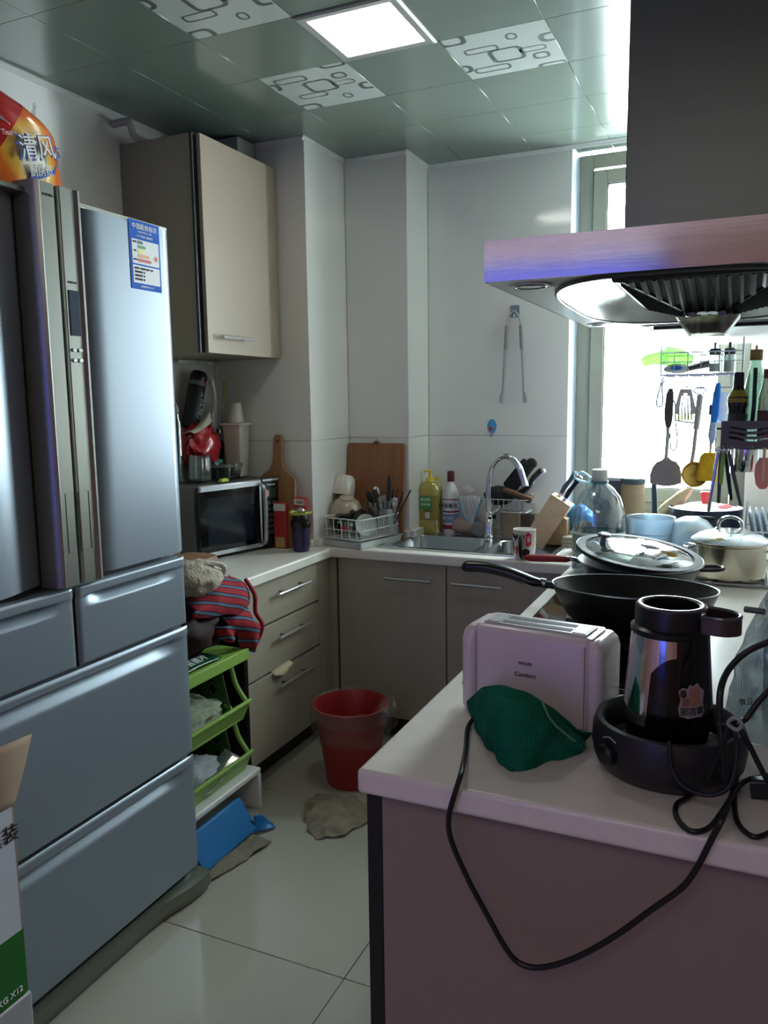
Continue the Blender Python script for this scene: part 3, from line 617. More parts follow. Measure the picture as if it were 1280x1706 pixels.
tp = one('leather_pouch', 'tan leather pouch between the woolly hat and the microwave', 'pouch', G().loft([rr(0, 0, .07, .10, .03, 0, 4), rr(0, 0, .075, .11, .035, .03, 4), rr(0, 0, .07, .105, .03, .055, 4), rr(0, 0, .05, .085, .02, .062, 4)]), M('pouch_tan', (128, 92, 64), .5, 0, .12, 10), (-1.76, 2.2, .91), bev=.002)
cb = one('clear_bin', 'clear plastic bin edge showing between refrigerator and microwave', 'bin', G().loft([rr(0, 0, .07, .055, .01, 0, 3), rr(0, 0, .075, .06, .01, .14, 3), rr(0, 0, .08, .065, .01, .142, 3), rr(0, 0, .08, .065, .01, .146, 3), rr(0, 0, .072, .057, .01, .146, 3), rr(0, 0, .067, .052, .01, .004, 3)]), film('bin_clear', (200, 212, 225), .7, .1, .35), (-1.93, 2.34, .90-.02), sm=40) if False else None
cb = one('clear_bin', 'clear plastic bin edge showing between refrigerator and microwave', 'bin', G().loft([rr(0, 0, .07, .055, .01, 0, 3), rr(0, 0, .075, .06, .01, .14, 3), rr(0, 0, .08, .065, .01, .142, 3), rr(0, 0, .08, .065, .01, .146, 3), rr(0, 0, .072, .057, .01, .146, 3), rr(0, 0, .067, .052, .01, .004, 3)]), film('bin_clear', (200, 212, 225), .7, .1, .35), (-1.90, 2.205, .885), sm=40)
# small rag poking out of the drawers
a = atx(454, 1118, -1.655); b = atx(492, 1100, -1.655)
one('drawer_rag', 'small beige rag pinched between the middle and lower drawers', 'rag', G().surf([[(-.025, 0, .014), (-.02, .04, .020), (-.02, .09, .024), (-.025, .13, .026)], [(.004, .005, .0), (.012, .04, .006), (.014, .09, .014), (.006, .135, .012)], [(.006, .01, -.008), (.018, .04, -.010), (.016, .09, -.004), (.008, .13, .002)]], 18, 10, .004, 40), M('beige_rag', (196, 186, 152), .95), (-1.662, 2.585, .43), solid=.002)

# ================================================================ BIN, RAG ON FLOOR
tbn = thing('waste_bin', 'red plastic waste bin with a clear liner in the cabinet corner', 'bin', (-1.375, 2.69, 0))
P(tbn, 'bucket', G().lathe([(.098, .0), (.102, .004), (.124, .17), (.146, .312), (.152, .314), (.152, .322), (.146, .322), (.141, .312), (.119, .17), (.097, .01)], 0, 0, 48), M('bin_red', (150, 38, 36), .4, 0, .03))
def liner(u, v):
    a = 2*pi*u; r = (.140, .146, .156, .162, .160, .155)[min(5, int(v*5))]; 
    t = v*5; i = min(4, int(t)); f = t-i; R = (.138, .150, .158, .160, .158, .150); Z = (.26, .327, .331, .29, .24, .195)
    rr_ = R[i]*(1-f)+R[i+1]*f+.006*v*noise.noise(Vector((cos(a)*5, sin(a)*5, v*3)))+.003*sin(a*17+v*3)*v
    z = Z[i]*(1-f)+Z[i+1]*f+.02*v*noise.noise(Vector((cos(a)*3+4, sin(a)*3, 0)))
    return (rr_*cos(a), rr_*sin(a), z)
lf = film('bin_liner', (246, 242, 240), .98, .2, .05, .9, .35)
P(tbn, 'liner', G().grid(liner, 90, 12), lf, sm=60)
P(tbn, 'liner_knot', G().surf([[(.10, .05, .33), (.14, .07, .34), (.165, .05, .32)], [(.12, .0, .335), (.175, .02, .35), (.20, .0, .31)], [(.12, -.04, .32), (.18, -.03, .31), (.205, -.03, .27)], [(.12, -.06, .29), (.17, -.06, .27), (.185, -.05, .24)]], 18, 18, .012, 30), lf, sm=60)
one('floor_rag', 'crumpled grey beige rag on the floor in front of the red bin', 'rag', G().surf([[(-.13, .14, .004), (-.05, .16, .012), (.03, .15, .010), (.10, .13, .004)], [(-.15, .04, .005), (-.05, .06, .022), (.04, .05, .014), (.12, .03, .008)], [(-.08, -.06, .006), (-.02, -.05, .016), (.05, -.03, .018), (.11, -.03, .004)], [(.0, -.14, .003), (.03, -.12, .006), (.06, -.11, .008), (.09, -.08, .003)]], 36, 36, .020, 18, 2), M('floor_rag_mat', (140, 132, 114), .95, 0, .2, 25, bump=.4, bs=50), (-1.30, 2.38, .003), solid=.003)
# ================================================================ MICROWAVE (local x along the front, -y towards the room)
mw = thing('microwave', 'silver and black microwave oven on the left counter', 'microwave', (-1.99, 2.575, C+.001), (0, 0, math.radians(76.6)))
W_, D_, HZ = .455, .26, .312
P(mw, 'body', G().box(.0, W_, .022, D_, .012, HZ-.004), M('microwave_body', (96, 99, 96), .4, .5, .04), bev=.004)
P(mw, 'door_frame', G().box(.018, .355, 0, .022, .014, HZ-.002), M('microwave_silver', (196, 200, 204), .28, .6), bev=.005)
P(mw, 'door_glass', G().box(.005, .337, -.0058, .001, .034, HZ-.026), M('microwave_glass', (10, 12, 13), .08, 0, .02), bev=.002)
P(mw, 'viewing_window', G().box(.045, .300, -.0068, -.0050, .060, HZ-.055), M('microwave_window', (22, 30, 40), .12, 0, .05), bev=.001)
P(mw, 'door_handle', G().tube(cr([(.345, -.004, .030), (.343, -.028, .050), (.340, -.036, .15), (.343, -.028, HZ-.045), (.345, -.004, HZ-.022)], 5), .009, 8), M('microwave_silver', (0, 0, 0)))
cp = P(mw, 'control_panel', G().box(.360, W_-.002, -.002, .022, .014, HZ-.002), M('microwave_panel', (22, 24, 24), .25, 0, .03), bev=.003)
P(mw, 'panel_trim', G().box(.360, W_-.002, -.0035, -.001, HZ-.012, HZ-.003), MATS['microwave_silver'])
P(cp, 'clock_display', G().box(.375, W_-.018, -.004, -.0015, HZ-.088, HZ-.045), M('clock_glass', (46, 56, 52), .15)); 
btn = M('button_grey', (70, 74, 74), .4)
for r in range(6):
    for c in range(3 if r > 1 else 2):
        n_ = 3 if r > 1 else 2; x = .372+(.068/n_)*(c+.5); z = HZ-.108-.026*r
        P(cp, 'button', G().box(x-.026/n_, x+.026/n_, -.005, -.0015, z-.008, z+.006), btn, bev=.0015, bseg=1)
text(mw, 'lettering', 'Panasonic', .013, wi, (.407, -.004, HZ-.028), (1, 0, 0), (0, 0, 1), world=False)
P(mw, 'sticker', G().prism([(.348+.012*cos(t*pi/5), HZ-.060+.016*sin(t*pi/5)) for t in range(10)], -.040, -.038, 'y'), M('sticker_pink', (206, 160, 140), .5), sm=0)
for x in (.03, .42):
    for y in (.04, .23): P(mw, 'foot', G().lathe([(.012, 0), (.013, .014)], x, y, 12), rubber)
MZ = C+HZ+.002
# on top of the microwave
def vessel(prof, n=32): return G().lathe(prof, 0, 0, n, False, False)
gz = film('green_glass', (206, 222, 214), .80, .05)
jr = thing('glass_jar', 'ribbed clear glass jar at the left end of the microwave top', 'jar', (-2.09, 2.735, MZ))
P(jr, 'jar_wall', G().loft([[(r*(1+.035*cos(a*16))*cos(a), r*(1+.035*cos(a*16))*sin(a), z) for a in [2*pi*i/96 for i in range(96)]] for r, z in ((.03, .002), (.044, .006), (.047, .03), (.046, .09), (.044, .10), (.046, .112), (.0445, .112), (.042, .10), (.043, .03), (.03, .01))]), gz)
gc = thing('glass_container', 'rectangular glass food box with a clear clip lid on the microwave', 'food box', (-2.09, 2.90, MZ), (0, 0, .2))
P(gc, 'box', G().loft([rr(0, 0, .055, .068, .02, .001), rr(0, 0, .062, .078, .022, .05), rr(0, 0, .064, .080, .022, .052), rr(0, 0, .060, .076, .02, .052), rr(0, 0, .052, .065, .018, .006)]), gz)
P(gc, 'lid', G().loft([rr(0, 0, .066, .083, .024, .050), rr(0, 0, .067, .084, .024, .064), rr(0, 0, .058, .074, .02, .066), rr(0, 0, .055, .070, .02, .060)]), film('lid_plastic', (225, 232, 230), .75, .15, .3))
P(gc, 'lid_seal', G().tube([(x, y, .055) for x, y, _ in rr(0, 0, .064, .081, .022, 0)], .0025, 6, True), M('seal_grey', (176, 184, 180), .5))
P(gc, 'clip', G().box(.064, .072, -.03, .03, .035, .066), film('clip_plastic', (225, 232, 230), .7, .15, .4), bev=.002)
one('bag_clip', 'yellow green plastic bag clip on the front edge of the microwave top', 'clip', G().loft([rr(0, 0, .011, .026, .006, 0), rr(0, 0, .011, .026, .006, .007), rr(0, 0, .006, .018, .004, .013)]), M('clip_lime', (190, 208, 90), .4), (-1.995, 2.765, MZ), bev=.001)
tb2 = thing('glass_bottle', 'tall slim clear glass bottle beside the refrigerator edge on the microwave', 'bottle', (-2.15, 2.665, MZ))
P(tb2, 'bottle_wall', vessel([(.022, .001), (.024, .01), (.024, .25), (.017, .265), (.016, .285), (.013, .285), (.0205, .25), (.02, .01)], 20), gz)
P(tb2, 'stopper', G().lathe([(.012, .27), (.012, .29), (.016, .292), (.016, .305), (.008, .33)], 0, 0, 14), M('stopper_grey', (110, 116, 110), .4))
rb = thing('red_bag', 'shiny red plastic bag bunched behind the glass jar', 'bag', (-2.155, 2.83, MZ+.05))
P(rb, 'bag_film', G().ball((0, 0, .09), (.055, .085, .085), 20, .35, 2.4, 11, True), M('red_film', (178, 26, 40), .18, 0, .1, 20, coat=.5, bump=.5, bs=30), sm=60)
P(rb, 'bag_ear', G().surf([[(-.02, .03, .13), (0, .05, .15), (.02, .07, .13)], [(-.01, .035, .17), (.0, .05, .19), (.02, .06, .17)], [(-.0, .03, .20), (.0, .04, .21), (.01, .05, .20)]], 10, 10, .01, 30), MATS['red_film'])
one('paper_bag', 'beige folded paper bag lying over the red plastic bag', 'bag', G().surf([[(-.03, -.09, .0), (-.01, -.03, .012), (.0, .03, .05)], [(.02, -.09, .01), (.03, -.03, .03), (.03, .04, .085)], [(.035, -.08, .0), (.045, -.02, .02), (.04, .04, .05)]], 12, 12, .006, 26), M('beige_paper', (168, 164, 142), .7), (-2.14, 2.80, MZ+.20), solid=.003)
rd = one('box', 'dark red narrow box standing behind the food box', 'box', G().box(-.02, .02, -.032, .032, 0, .155), wood('red_lacquer', (92, 28, 26), (70, 20, 20)), (-2.19, 2.99, MZ), bev=.003)
one('lid', 'teal round plastic lid lying behind the glass jar', 'lid', G().lathe([(.055, 0), (.06, .003), (.06, .009), (.05, .012)], 0, 0, 32), M('teal_plastic', (90, 176, 166), .4), (-2.165, 2.90, MZ+.072)) if False else None
tl = thing('food_tub', 'low grey tub with a teal lid at the back of the microwave', 'tub', (-2.165, 2.905, MZ))
P(tl, 'tub', G().lathe([(.045, 0), (.05, .005), (.054, .068)], 0, 0, 32), film('tub_plastic', (180, 190, 188), .7, .2, .5)); P(tl, 'tub_lid', G().lathe([(.056, .066), (.058, .069), (.058, .077), (.05, .080)], 0, 0, 32), M('teal_plastic', (96, 186, 172), .4))
pt = thing('plastic_pitcher', 'tall white square plastic container beside the column on the microwave', 'container', (-2.085, 3.0, MZ), (0, 0, .1))
mk = M('milky_plastic', (206, 202, 188), .35, 0, .04)
P(pt, 'container_wall', G().loft([rr(0, 0, .036, .036, .008, .001), rr(0, 0, .047, .047, .010, .232), rr(0, 0, .045, .045, .010, .232), rr(0, 0, .034, .034, .008, .004)]), mk)
P(pt, 'rim', G().loft([rr(0, 0, .047, .047, .010, .228), rr(0, 0, .055, .055, .012, .230), rr(0, 0, .055, .055, .012, .238), rr(0, 0, .045, .045, .010, .238)]), white)
P(pt, 'contents', G().loft([rr(0, 0, .032, .032, .008, .006), rr(0, 0, .038, .038, .008, .10), rr(.004, 0, .03, .03, .008, .15)]), M('beige_contents', (186, 160, 146), .8, 0, .15, 20))
pc = one('paper_cup', 'stack of translucent white cups upside down on the tall container', 'cup', G().lathe([(.036, 0), (.037, .004), (.028, .085), (.026, .088), (.024, .084)], 0, 0, 28), mk, (-2.085, 3.0, MZ+.2395))
# hook rail under the wall cabinet with hanging tools
hk = thing('hook_rail', 'white hook rail under the left wall cabinet', 'hook rail', (-2.22, 2.95, 1.685))
P(hk, 'rail', G().box(0, .012, -.17, .11, -.012, .002), wirem, bev=.002)
hy = [-.10, -.04, .02, .08]
for y in hy: P(hk, 'hook', G().tube(cr([(.013, y, -.002), (.018, y, -.03), (.018, y, -.075), (.03, y+.004, -.088), (.045, y+.012, -.078)], 4), .0022, 6), wirem)
sc_ = thing('rice_scoop', 'white plastic rice scoop hanging from the hook rail', 'scoop', (-2.175, 2.965, 1.60))
P(sc_, 'handle', G().loft([rr(-.0, y, .004, w_, .003, z, 3) for y, w_, z in ((-.004, .008, .01), (.0, .009, -.01), (.012, .009, -.06), (.012, .010, -.10), (.008, .014, -.125), (.004, .022, -.15))]), white)
P(sc_, 'bowl', G().ball((0, .003, -.185), (.011, .028, .045), 14), white, sm=60)
ld = thing('ladle', 'small ladle with a yellow green handle hanging by the rice scoop', 'ladle', (-2.165, 3.03, 1.60))
P(ld, 'handle', G().tube(cr([(0, .008, 0), (0, .004, -.04), (0, -.003, -.08), (0, -.008, -.10)], 4), .006, 8), M('lime_handle', (168, 186, 70), .4))
P(ld, 'shaft', G().tube([(0, -.008, -.10), (0, -.03, -.20), (.0, -.036, -.22)], .0025, 6), steel); P(ld, 'cup', G().lathe([(.003, 0), (.018, .004), (.024, .018), (.022, .018), (.016, .007), (.002, .003)], .0, -.045, 18).xf(Matrix.Translation((0, 0, -.235))), steel)
# sports flask leaning against the wall
fk = thing('sports_flask', 'black sports flask with grey lettering leaning on the wall', 'flask', (-2.185, 2.80, 1.395), (math.radians(-17), math.radians(2), 0))
P(fk, 'body', G().lathe([(.030, 0), (.036, .006), (.038, .02), (.038, .185), (.034, .196)], 0, 0, 32), blackm)
P(fk, 'lid', G().lathe([(.035, .196), (.037, .20), (.037, .238), (.028, .252), (.010, .256)], 0, 0, 32), black)
P(fk, 'collar', G().lathe([(.0385, .188), (.0395, .19), (.0395, .204), (.0385, .206)], 0, 0, 32), M('collar_grey', (96, 100, 96), .4))
P(fk, 'latch', G().tube([(.038, .008, .205), (.043, .008, .222), (.043, .03, .222), (.036, .03, .205)], .0025, 6), steel)
P(fk, 'lock_button', G().box(.036, .042, -.002, .012, .198, .208), redink, bev=.002)
text(fk, 'lettering', 'SPORT', .040, M('grey_ink', (150, 154, 150), .5), (.0392, .006, .10), (0, 0, 1), (0, -1, 0), world=False)

# ================================================================ LEFT OF THE SINK
pb = thing('cutting_board', 'paddle shaped wooden cutting board leaning against the column', 'cutting board', (-1.895, 3.005, C+.001), (math.radians(-5), 0, 0))
wd = wood('board_wood', (166, 124, 84), (146, 104, 66), (14, 2, 1.2))
out = [(-.092, 0), (.092, 0), (.095, .01), (.095, .285), (.090, .305), (.070, .325), (.040, .345), (.026, .37), (.022, .41), (.022, .485), (.014, .5), (-.014, .5), (-.022, .485), (-.022, .41), (-.026, .37), (-.040, .345), (-.070, .325), (-.090, .305), (-.095, .285), (-.095, .01)]
P(pb, 'board', G().prism(out, -.008, .008, 'y'), wd, bev=.003, sm=30)
P(pb, 'hanging_hole', G().prism([(.006*cos(t), .47+.006*sin(t)) for t in [2*pi*i/12 for i in range(12)]], -.009, -.0078, 'y'), ink, sm=0)
sb2 = thing('cutting_board', 'square wooden cutting board standing on the pier behind the dish rack', 'cutting board', (-1.585, 3.385, C+.001), (math.radians(-4), 0, 0))
P(sb2, 'board', G().prism([(x, z) for x, z, _ in rr(0, .2225, .146, .2225, .012, 0, 4)], -.009, .009, 'y'), wood('board_brown', (152, 102, 66), (132, 84, 50), (16, 2, 1)), bev=.002, sm=30)
P(sb2, 'metal_clip', G().box(-.012, .012, -.011, .011, .438, .452).tube([(-.008, 0, .45), (0, 0, .462), (.008, 0, .45)], .002, 6), M('clip_brown', (90, 74, 60), .4, .5), sm=0)
rb1 = thing('paper_box', 'tall red carton with white label beside the microwave', 'box', (-1.86, 3.03-.035, C), (0, 0, .15))
rc = M('red_card', (176, 42, 40), .5, 0, .05); P(rb1, 'carton', G().box(-.028, .03, -.02, .02, 0, .205), rc, bev=.002)
P(rb1, 'label', G().box(-.026, .028, -.0212, -.0198, .168, .20), M('label_white', (220, 215, 208), .5), sm=0); P(rb1, 'label', G().box(-.02, .022, -.0212, -.0198, .005, .05), M('label_gold', (180, 160, 96), .5), sm=0)
rb3 = thing('paper_box', 'red card sleeve with printed top leaning behind the purple cup', 'box', (-1.795, 3.028, C), (0, math.radians(4), .1))
P(rb3, 'carton', G().box(-.028, .032, -.014, .014, 0, .225), rc, bev=.002); P(rb3, 'label', G().box(-.024, .028, -.0152, -.0138, .192, .220), M('label_white', (0, 0, 0)), sm=0); text(rb3, 'lettering', '2023', .014, ink, (.002, -.0156, .206), (1, 0, 0), (0, 0, 1), world=False)
cu = thing('travel_cup', 'dark purple travel cup with black lid and yellow green rim', 'cup', (-1.738, 2.955, C))
P(cu, 'body', G().lathe([(.030, 0), (.0335, .003), (.040, .105), (.040, .108)], 0, 0, 32), M('purple_cup', (42, 38, 74), .35))
P(cu, 'lid', G().lathe([(.041, .104), (.044, .108), (.045, .135), (.036, .140), (.036, .165), (.034, .168)], 0, 0, 32), black)
P(cu, 'rim_wrap', G().grid(lambda u, v: ((.039+.010*v)*cos(2*pi*u), (.039+.010*v)*sin(2*pi*u), .160+.012*v+.008*noise.noise(Vector((cos(2*pi*u)*3, sin(2*pi*u)*3, v)))), 40, 3), M('lime_wrap', (186, 200, 88), .5), solid=.002)
P(cu, 'straw_cap', G().ball((.0, .0, .176), (.022, .022, .018), 12), film('cap_film', (210, 200, 190), .7, .15, .4), sm=60)

# ================================================================ DISH RACK
dr = thing('dish_rack', 'white wire dish rack with drip tray beside the sink', 'dish rack', (-1.578, 3.235, C), (0, 0, math.radians(-14)))
TX, TY = .118, .158
P(dr, 'drip_tray', G().loft([rr(0, 0, TX-.01, TY-.01, .01, .002), rr(0, 0, TX, TY, .012, .030), rr(0, 0, TX-.003, TY-.003, .011, .030), rr(0, 0, TX-.012, TY-.012, .01, .010)]), M('tray_white', (206, 212, 208), .4))
def wire(pts, r=.0019, nm='wire', cl=False): return P(dr, nm, G().tube(pts, r, 6, cl), wirem)
wire([(x, y, .128) for x, y, _ in rr(0, 0, TX-.008, TY-.008, .02, 0, 3)], .0028, 'top_rim', True)
wire([(x, y, .078) for x, y, _ in rr(0, 0, TX-.012, TY-.012, .02, 0, 3)], .0019, 'middle_rim', True)
wire([(x, y, .036) for x, y, _ in rr(0, 0, TX-.018, TY-.018, .02, 0, 3)], .0019, 'base_rim', True)
for i in range(5):
    x = -(TX-.03)+i*(2*TX-.06)/4
    for s in (-1, 1): wire([(x, s*(TY-.008), .128), (x, s*(TY-.018), .036)])
for i in range(11):
    y = -(TY-.03)+i*(2*TY-.06)/10
    wire([(-(TX-.018), y, .036), (TX-.018, y, .036)])
    wire(cr([(TX-.016, y, .036), (TX-.030, y+.004, .11), (TX-.034, y+.010, .118), (TX-.030, y+.016, .11), (TX-.022, y+.018, .036)], 4), .0017, 'plate_prong')
    if i % 3 == 0: wire([(-(TX-.008), y, .128), (-(TX-.018), y, .036)])
DR = Matrix.Translation((-1.578, 3.235, C)) @ Matrix.Rotation(math.radians(-14), 4, 'Z')
def onr(x, y, z=.039): return DR @ Vector((x, y, z))
por = M('cream_porcelain', (216, 208, 196), .15, 0, .03, coat=.4); porb = M('beige_porcelain', (176, 160, 136), .12, 0, .03, coat=.5)
mg = thing('mug', 'upturned cream mug resting on top of the beige bowl', 'mug', aty(569, 826, 3.31), (math.radians(-16), math.radians(-6), math.radians(-25))); mg.scale = (1.3, 1.3, 1.0)
P(mg, 'cup', G().lathe([(.046, 0), (.047, .002), (.046, .05), (.042, .082), (.034, .096), (.0, .098), (.0, .094), (.032, .092), (.040, .078), (.043, .05), (.044, .002)], 0, 0, 36, False, False), por)
P(mg, 'handle', G().tube(cr([(-.01, -.044, .072), (-.014, -.066, .066), (-.016, -.070, .040), (-.012, -.047, .022)], 5), .0055, 8), por)
bw = thing('bowl', 'upturned beige glazed bowl under the cream mug', 'bowl', aty(577, 856, 3.27), (math.radians(14), math.radians(10), 0)); bw.scale = (1.2, 1.2, 1.1)
P(bw, 'bowl', G().lathe([(.066, 0), (.067, .002), (.060, .035), (.045, .060), (.028, .070), (.028, .076), (.0, .076), (.0, .066), (.03, .062), (.055, .034), (.063, .002)], 0, 0, 40, False, False), porb)
def plate(nm, lab, x, y, r, rot, m, z=.040, cat='plate'):
    t = thing(nm, lab, cat, onr(x, y, z+r), rot)
    P(t, 'dish', G().lathe([(.0, 0), (r*.55, 0), (r*.60, .003), (r*.95, .014), (r, .017), (r*.99, .020), (r*.6, .008), (.0, .004)], 0, 0, 44, False, False), m); return t
plate('plate', 'dark plate standing at the near side of the dish rack', -.050, -.07, .044, (math.radians(72), 0, math.radians(20)), M('dark_ceramic', (40, 38, 36), .2), .04)
plate('plate', 'pale grey plate standing in the middle of the dish rack', .045, -.04, .050, (math.radians(80), 0, math.radians(50)), M('grey_ceramic', (172, 178, 172), .2))
plate('plate', 'thin white plate leaning at the left end of the dish rack', -.085, -.0, .040, (math.radians(75), 0, math.radians(-30)), por, .055)
fdsh = plate('plate', 'small white plate with red mark and crossing lines behind the glass mug', .045, .115, .040, (math.radians(82), 0, math.radians(10)), por, .13)
P(fdsh, 'red_mark', G().lathe([(.0, .0), (.008, .0), (.008, .001)], .018, .002, 12).xf(Matrix.Translation((0, 0, -.0016))), redink, sm=0)
for a_ in (.9, -.9): P(fdsh, 'painted_line', G().box(-.026, .026, -.0012, .0012, -.0012, -.0002).xf(Matrix.Rotation(a_, 4, 'Z')), ink, sm=0)
plate('plate', 'small plain oval plate left of the white plate with red mark', .0, .112, .036, (math.radians(84), 0, math.radians(-6)), M('grey_ceramic', (0, 0, 0)), .098)
def gmug(lab, x, y, z=.04, s=1):
    t = thing('glass_mug', lab, 'mug', onr(x, y, z)); t.scale = (s, s, s)
    P(t, 'cup', G().lathe([(.030, 0), (.034, .003), (.038, .03), (.038, .085), (.036, .085), (.035, .03), (.031, .008)], 0, 0, 32, False, False), gz)
    P(t, 'handle', G().tube(cr([(-.037, 0, .075), (-.058, -.004, .070), (-.058, -.004, .030), (-.037, 0, .018)], 5), .0045, 8), gz); return t
gmug('clear glass mug with handle in the centre of the dish rack', .035, .065, .095, 1.05)
m2 = gmug('clear glass mug with red print low in the near side of the rack', -.005, -.095, .04, .85)
P(m2, 'print', G().lathe([(.0385, .04), (.0385, .06)], 0, 0, 6, False, False, -2.2, -1.2), redink, sm=0)
pn = thing('pot_cover', 'dark steel pot lid slanting across the near side of the dish rack', 'lid', onr(-.035, -.03, .115), (math.radians(35), math.radians(8), math.radians(20)))
P(pn, 'disc', G().lathe([(.075, 0), (.076, .003), (.06, .012), (.02, .020), (0, .020), (0, .018), (.06, .010), (.073, .001)], 0, 0, 44, False, False), M('dark_steel', (88, 84, 78), .2, .9)); P(pn, 'knob', G().lathe([(.005, .018), (.005, .03), (.012, .034), (.011, .042), (.004, .045)], 0, 0, 16), black)
# cutlery holder with utensils
ch = thing('cutlery_holder', 'white cutlery holder at the far right corner of the dish rack', 'holder', onr(.070, .095, .037), (0, 0, -.2))
P(ch, 'holder', G().loft([rr(0, 0, .034, .034, .012, 0), rr(0, 0, .042, .040, .014, .118), rr(0, 0, .039, .037, .012, .118), rr(0, 0, .031, .031, .01, .004)]), film('holder_plastic', (226, 226, 220), .8, .25, .8))
hp = onr(.070, .095, .045)
def utensil(nm, lab, dx, dy, tx, ty, L_, kind, m):
    t = thing(nm, lab, nm.replace('_', ' '), hp+Vector((dx, dy, 0)), (math.radians(-ty), math.radians(tx), 0), 'cutlery in the white holder')
    if kind == 'stick': P(t, 'stick', G().tube([(0, 0, 0), (0, 0, L_)], [.0022, .0038], 8), m)
    elif kind == 'spoon':
        P(t, 'handle', G().tube([(0, 0, 0), (0, 0, L_*.75)], [.003, .0025], 6), m); P(t, 'bowl', G().ball((0, 0, L_*.87), (.016, .005, .026), 10), m)
    elif kind == 'knife':
        P(t, 'blade', G().prism([(-.008, 0), (.008, 0), (.009, L_*.55), (-.009, L_*.55)], -.001, .001, 'y'), steel); P(t, 'handle', G().loft([rr(0, 0, .010, .006, .004, L_*.55), rr(0, 0, .009, .006, .004, L_*.97), rr(0, 0, .005, .003, .002, L_)]), m)
    return t
utensil('knife', 'paring knife with black handle and pale ring standing tallest in the holder', -.004, .004, 2, 4, .255, 'knife', black)
utensil('spoon', 'dark spoon leaning furthest left in the cutlery holder', -.018, 0, -24, 0, .20, 'spoon', black)
utensil('spoon', 'steel spoon leaning left behind the dark spoon', -.012, .012, -14, 0, .215, 'spoon', steel)
utensil('peeler', 'black handled peeler leaning left in the cutlery holder', -.010, -.012, -16, 3, .20, 'knife', black)
for k, (a_, L_) in enumerate(((8, .20), (13, .205), (20, .20), (27, .22))): utensil('chopstick', ('black chopstick leaning slightly right in the holder', 'black chopstick second from the tall knife', 'black chopstick third from the tall knife', 'black chopstick leaning furthest right in the holder')[k], .006+.004*k, -.006, a_, 2, L_, 'stick', black)
utensil('fork', 'short steel fork handle at the front of the cutlery holder', .012, -.014, 14, -3, .165, 'spoon', steel)

# ================================================================ SINK
sk = thing('sink', 'double bowl stainless steel sink set in the back counter', 'sink', (-1.08, 3.365, C))
def halfrim(x0, x1, y0, y1, bx, by, hx, hy, r):
    n = 5; outl = []; inn = rr(bx, by, hx, hy, r, C+.0035, n)
    outer = rr((x0+x1)/2, (y0+y1)/2, (x1-x0)/2, (y1-y0)/2, .0015, C+.004, n)
    lips = [rr(bx, by, hx-.002, hy-.002, r, C+.0005, n), rr(bx, by, hx-.010, hy-.010, r, C-.13, n), rr(bx, by, hx-.03, hy-.03, r*.7, C-.16, n), rr(bx, by, .02, .02, .015, C-.165, n)]
    return G().loft([outer, inn]+lips, False, True)
P(sk, 'large_bowl', halfrim(-1.468, -1.015, 3.148, 3.582, -1.235, 3.345, .195, .160, .06), steel, world=True, solid=0)
P(sk, 'small_bowl', halfrim(-1.015, -.688, 3.148, 3.582, -.855, 3.345, .140, .160, .06), steel, world=True)
P(sk, 'rim_edge', G().tube([(x, y, C+.0035) for x, y, _ in rr(-1.078, 3.365, .392, .218, .02, 0)], .004, 6, True), steel, world=True)
for x in (-1.235, -.855): P(sk, 'drain', G().lathe([(.035, C-.163), (.038, C-.160), (.03, C-.159), (.012, C-.162)], x, 3.345, 24), chrome, world=True)
fc = thing('faucet', 'chrome gooseneck faucet behind the sink', 'faucet', (-1.075, 3.555, C+.004))
P(fc, 'base', G().lathe([(.026, 0), (.027, .004), (.024, .010), (.021, .02), (.021, .115), (.018, .12)], 0, 0, 32), chrome)
g = G().tube(cr([(0, 0, .115), (-.002, 0, .20), (.0, 0, .28), (.018, -.004, .34), (.060, -.010, .378), (.105, -.016, .375), (.145, -.022, .335), (.165, -.025, .285), (.172, -.026, .262)], 6), .0145, 16)
P(fc, 'spout', g, chrome); P(fc, 'spout_tip', G().tube([(.172, -.026, .266), (.176, -.0265, .247)], .0165, 16), chrome)
P(fc, 'valve', G().tube([(0, 0, .09), (.020, -.012, .105)], .019, 16), chrome); P(fc, 'lever', G().tube([(.012, -.01, .10), (.045, -.02, .135), (.068, -.028, .150)], [.008, .0065, .006], 10), chrome)

# ================================================================ BEHIND THE SINK
BZ = C+.034
dt = thing('detergent_bottle', 'yellow dish soap pump bottle with green label behind the sink', 'bottle', (-1.385, 3.60, C+.001))
yl = film('yellow_soap', (246, 226, 80), .85, .06, .75); yp = M('yellow_plastic', (222, 200, 70), .35)
P(dt, 'bottle_body', G().loft([rr(0, 0, .048, .034, .02, 0), rr(0, 0, .054, .038, .024, .01), rr(0, 0, .056, .040, .026, .05), rr(0, 0, .053, .037, .026, .06), rr(0, 0, .053, .037, .026, .19), rr(0, 0, .056, .040, .026, .20), rr(0, 0, .054, .038, .026, .22), rr(0, 0, .036, .028, .02, .245), rr(0, 0, .020, .02, .018, .250)]), yl)
P(dt, 'pump', G().lathe([(.020, .248), (.022, .25), (.022, .268), (.010, .27), (.008, .295), (.012, .297), (.012, .304)], 0, 0, 20), yp)
P(dt, 'nozzle', G().tube(cr([(.0, 0, .30), (-.015, -.004, .303), (-.030, -.008, .298)], 3), .006, 8), yp); P(dt, 'grip', G().tube(cr([(.022, 0, .26), (.040, 0, .27), (.042, 0, .235), (.04, 0, .22)], 4), .006, 8), yp)
lbp = M('label_olive', (150, 134, 60), .4); P(dt, 'label', G().loft([rr(-.0, 0, .0535, .0375, .026, .066), rr(-.0, 0, .0535, .0375, .026, .186)], False, False), lbp)
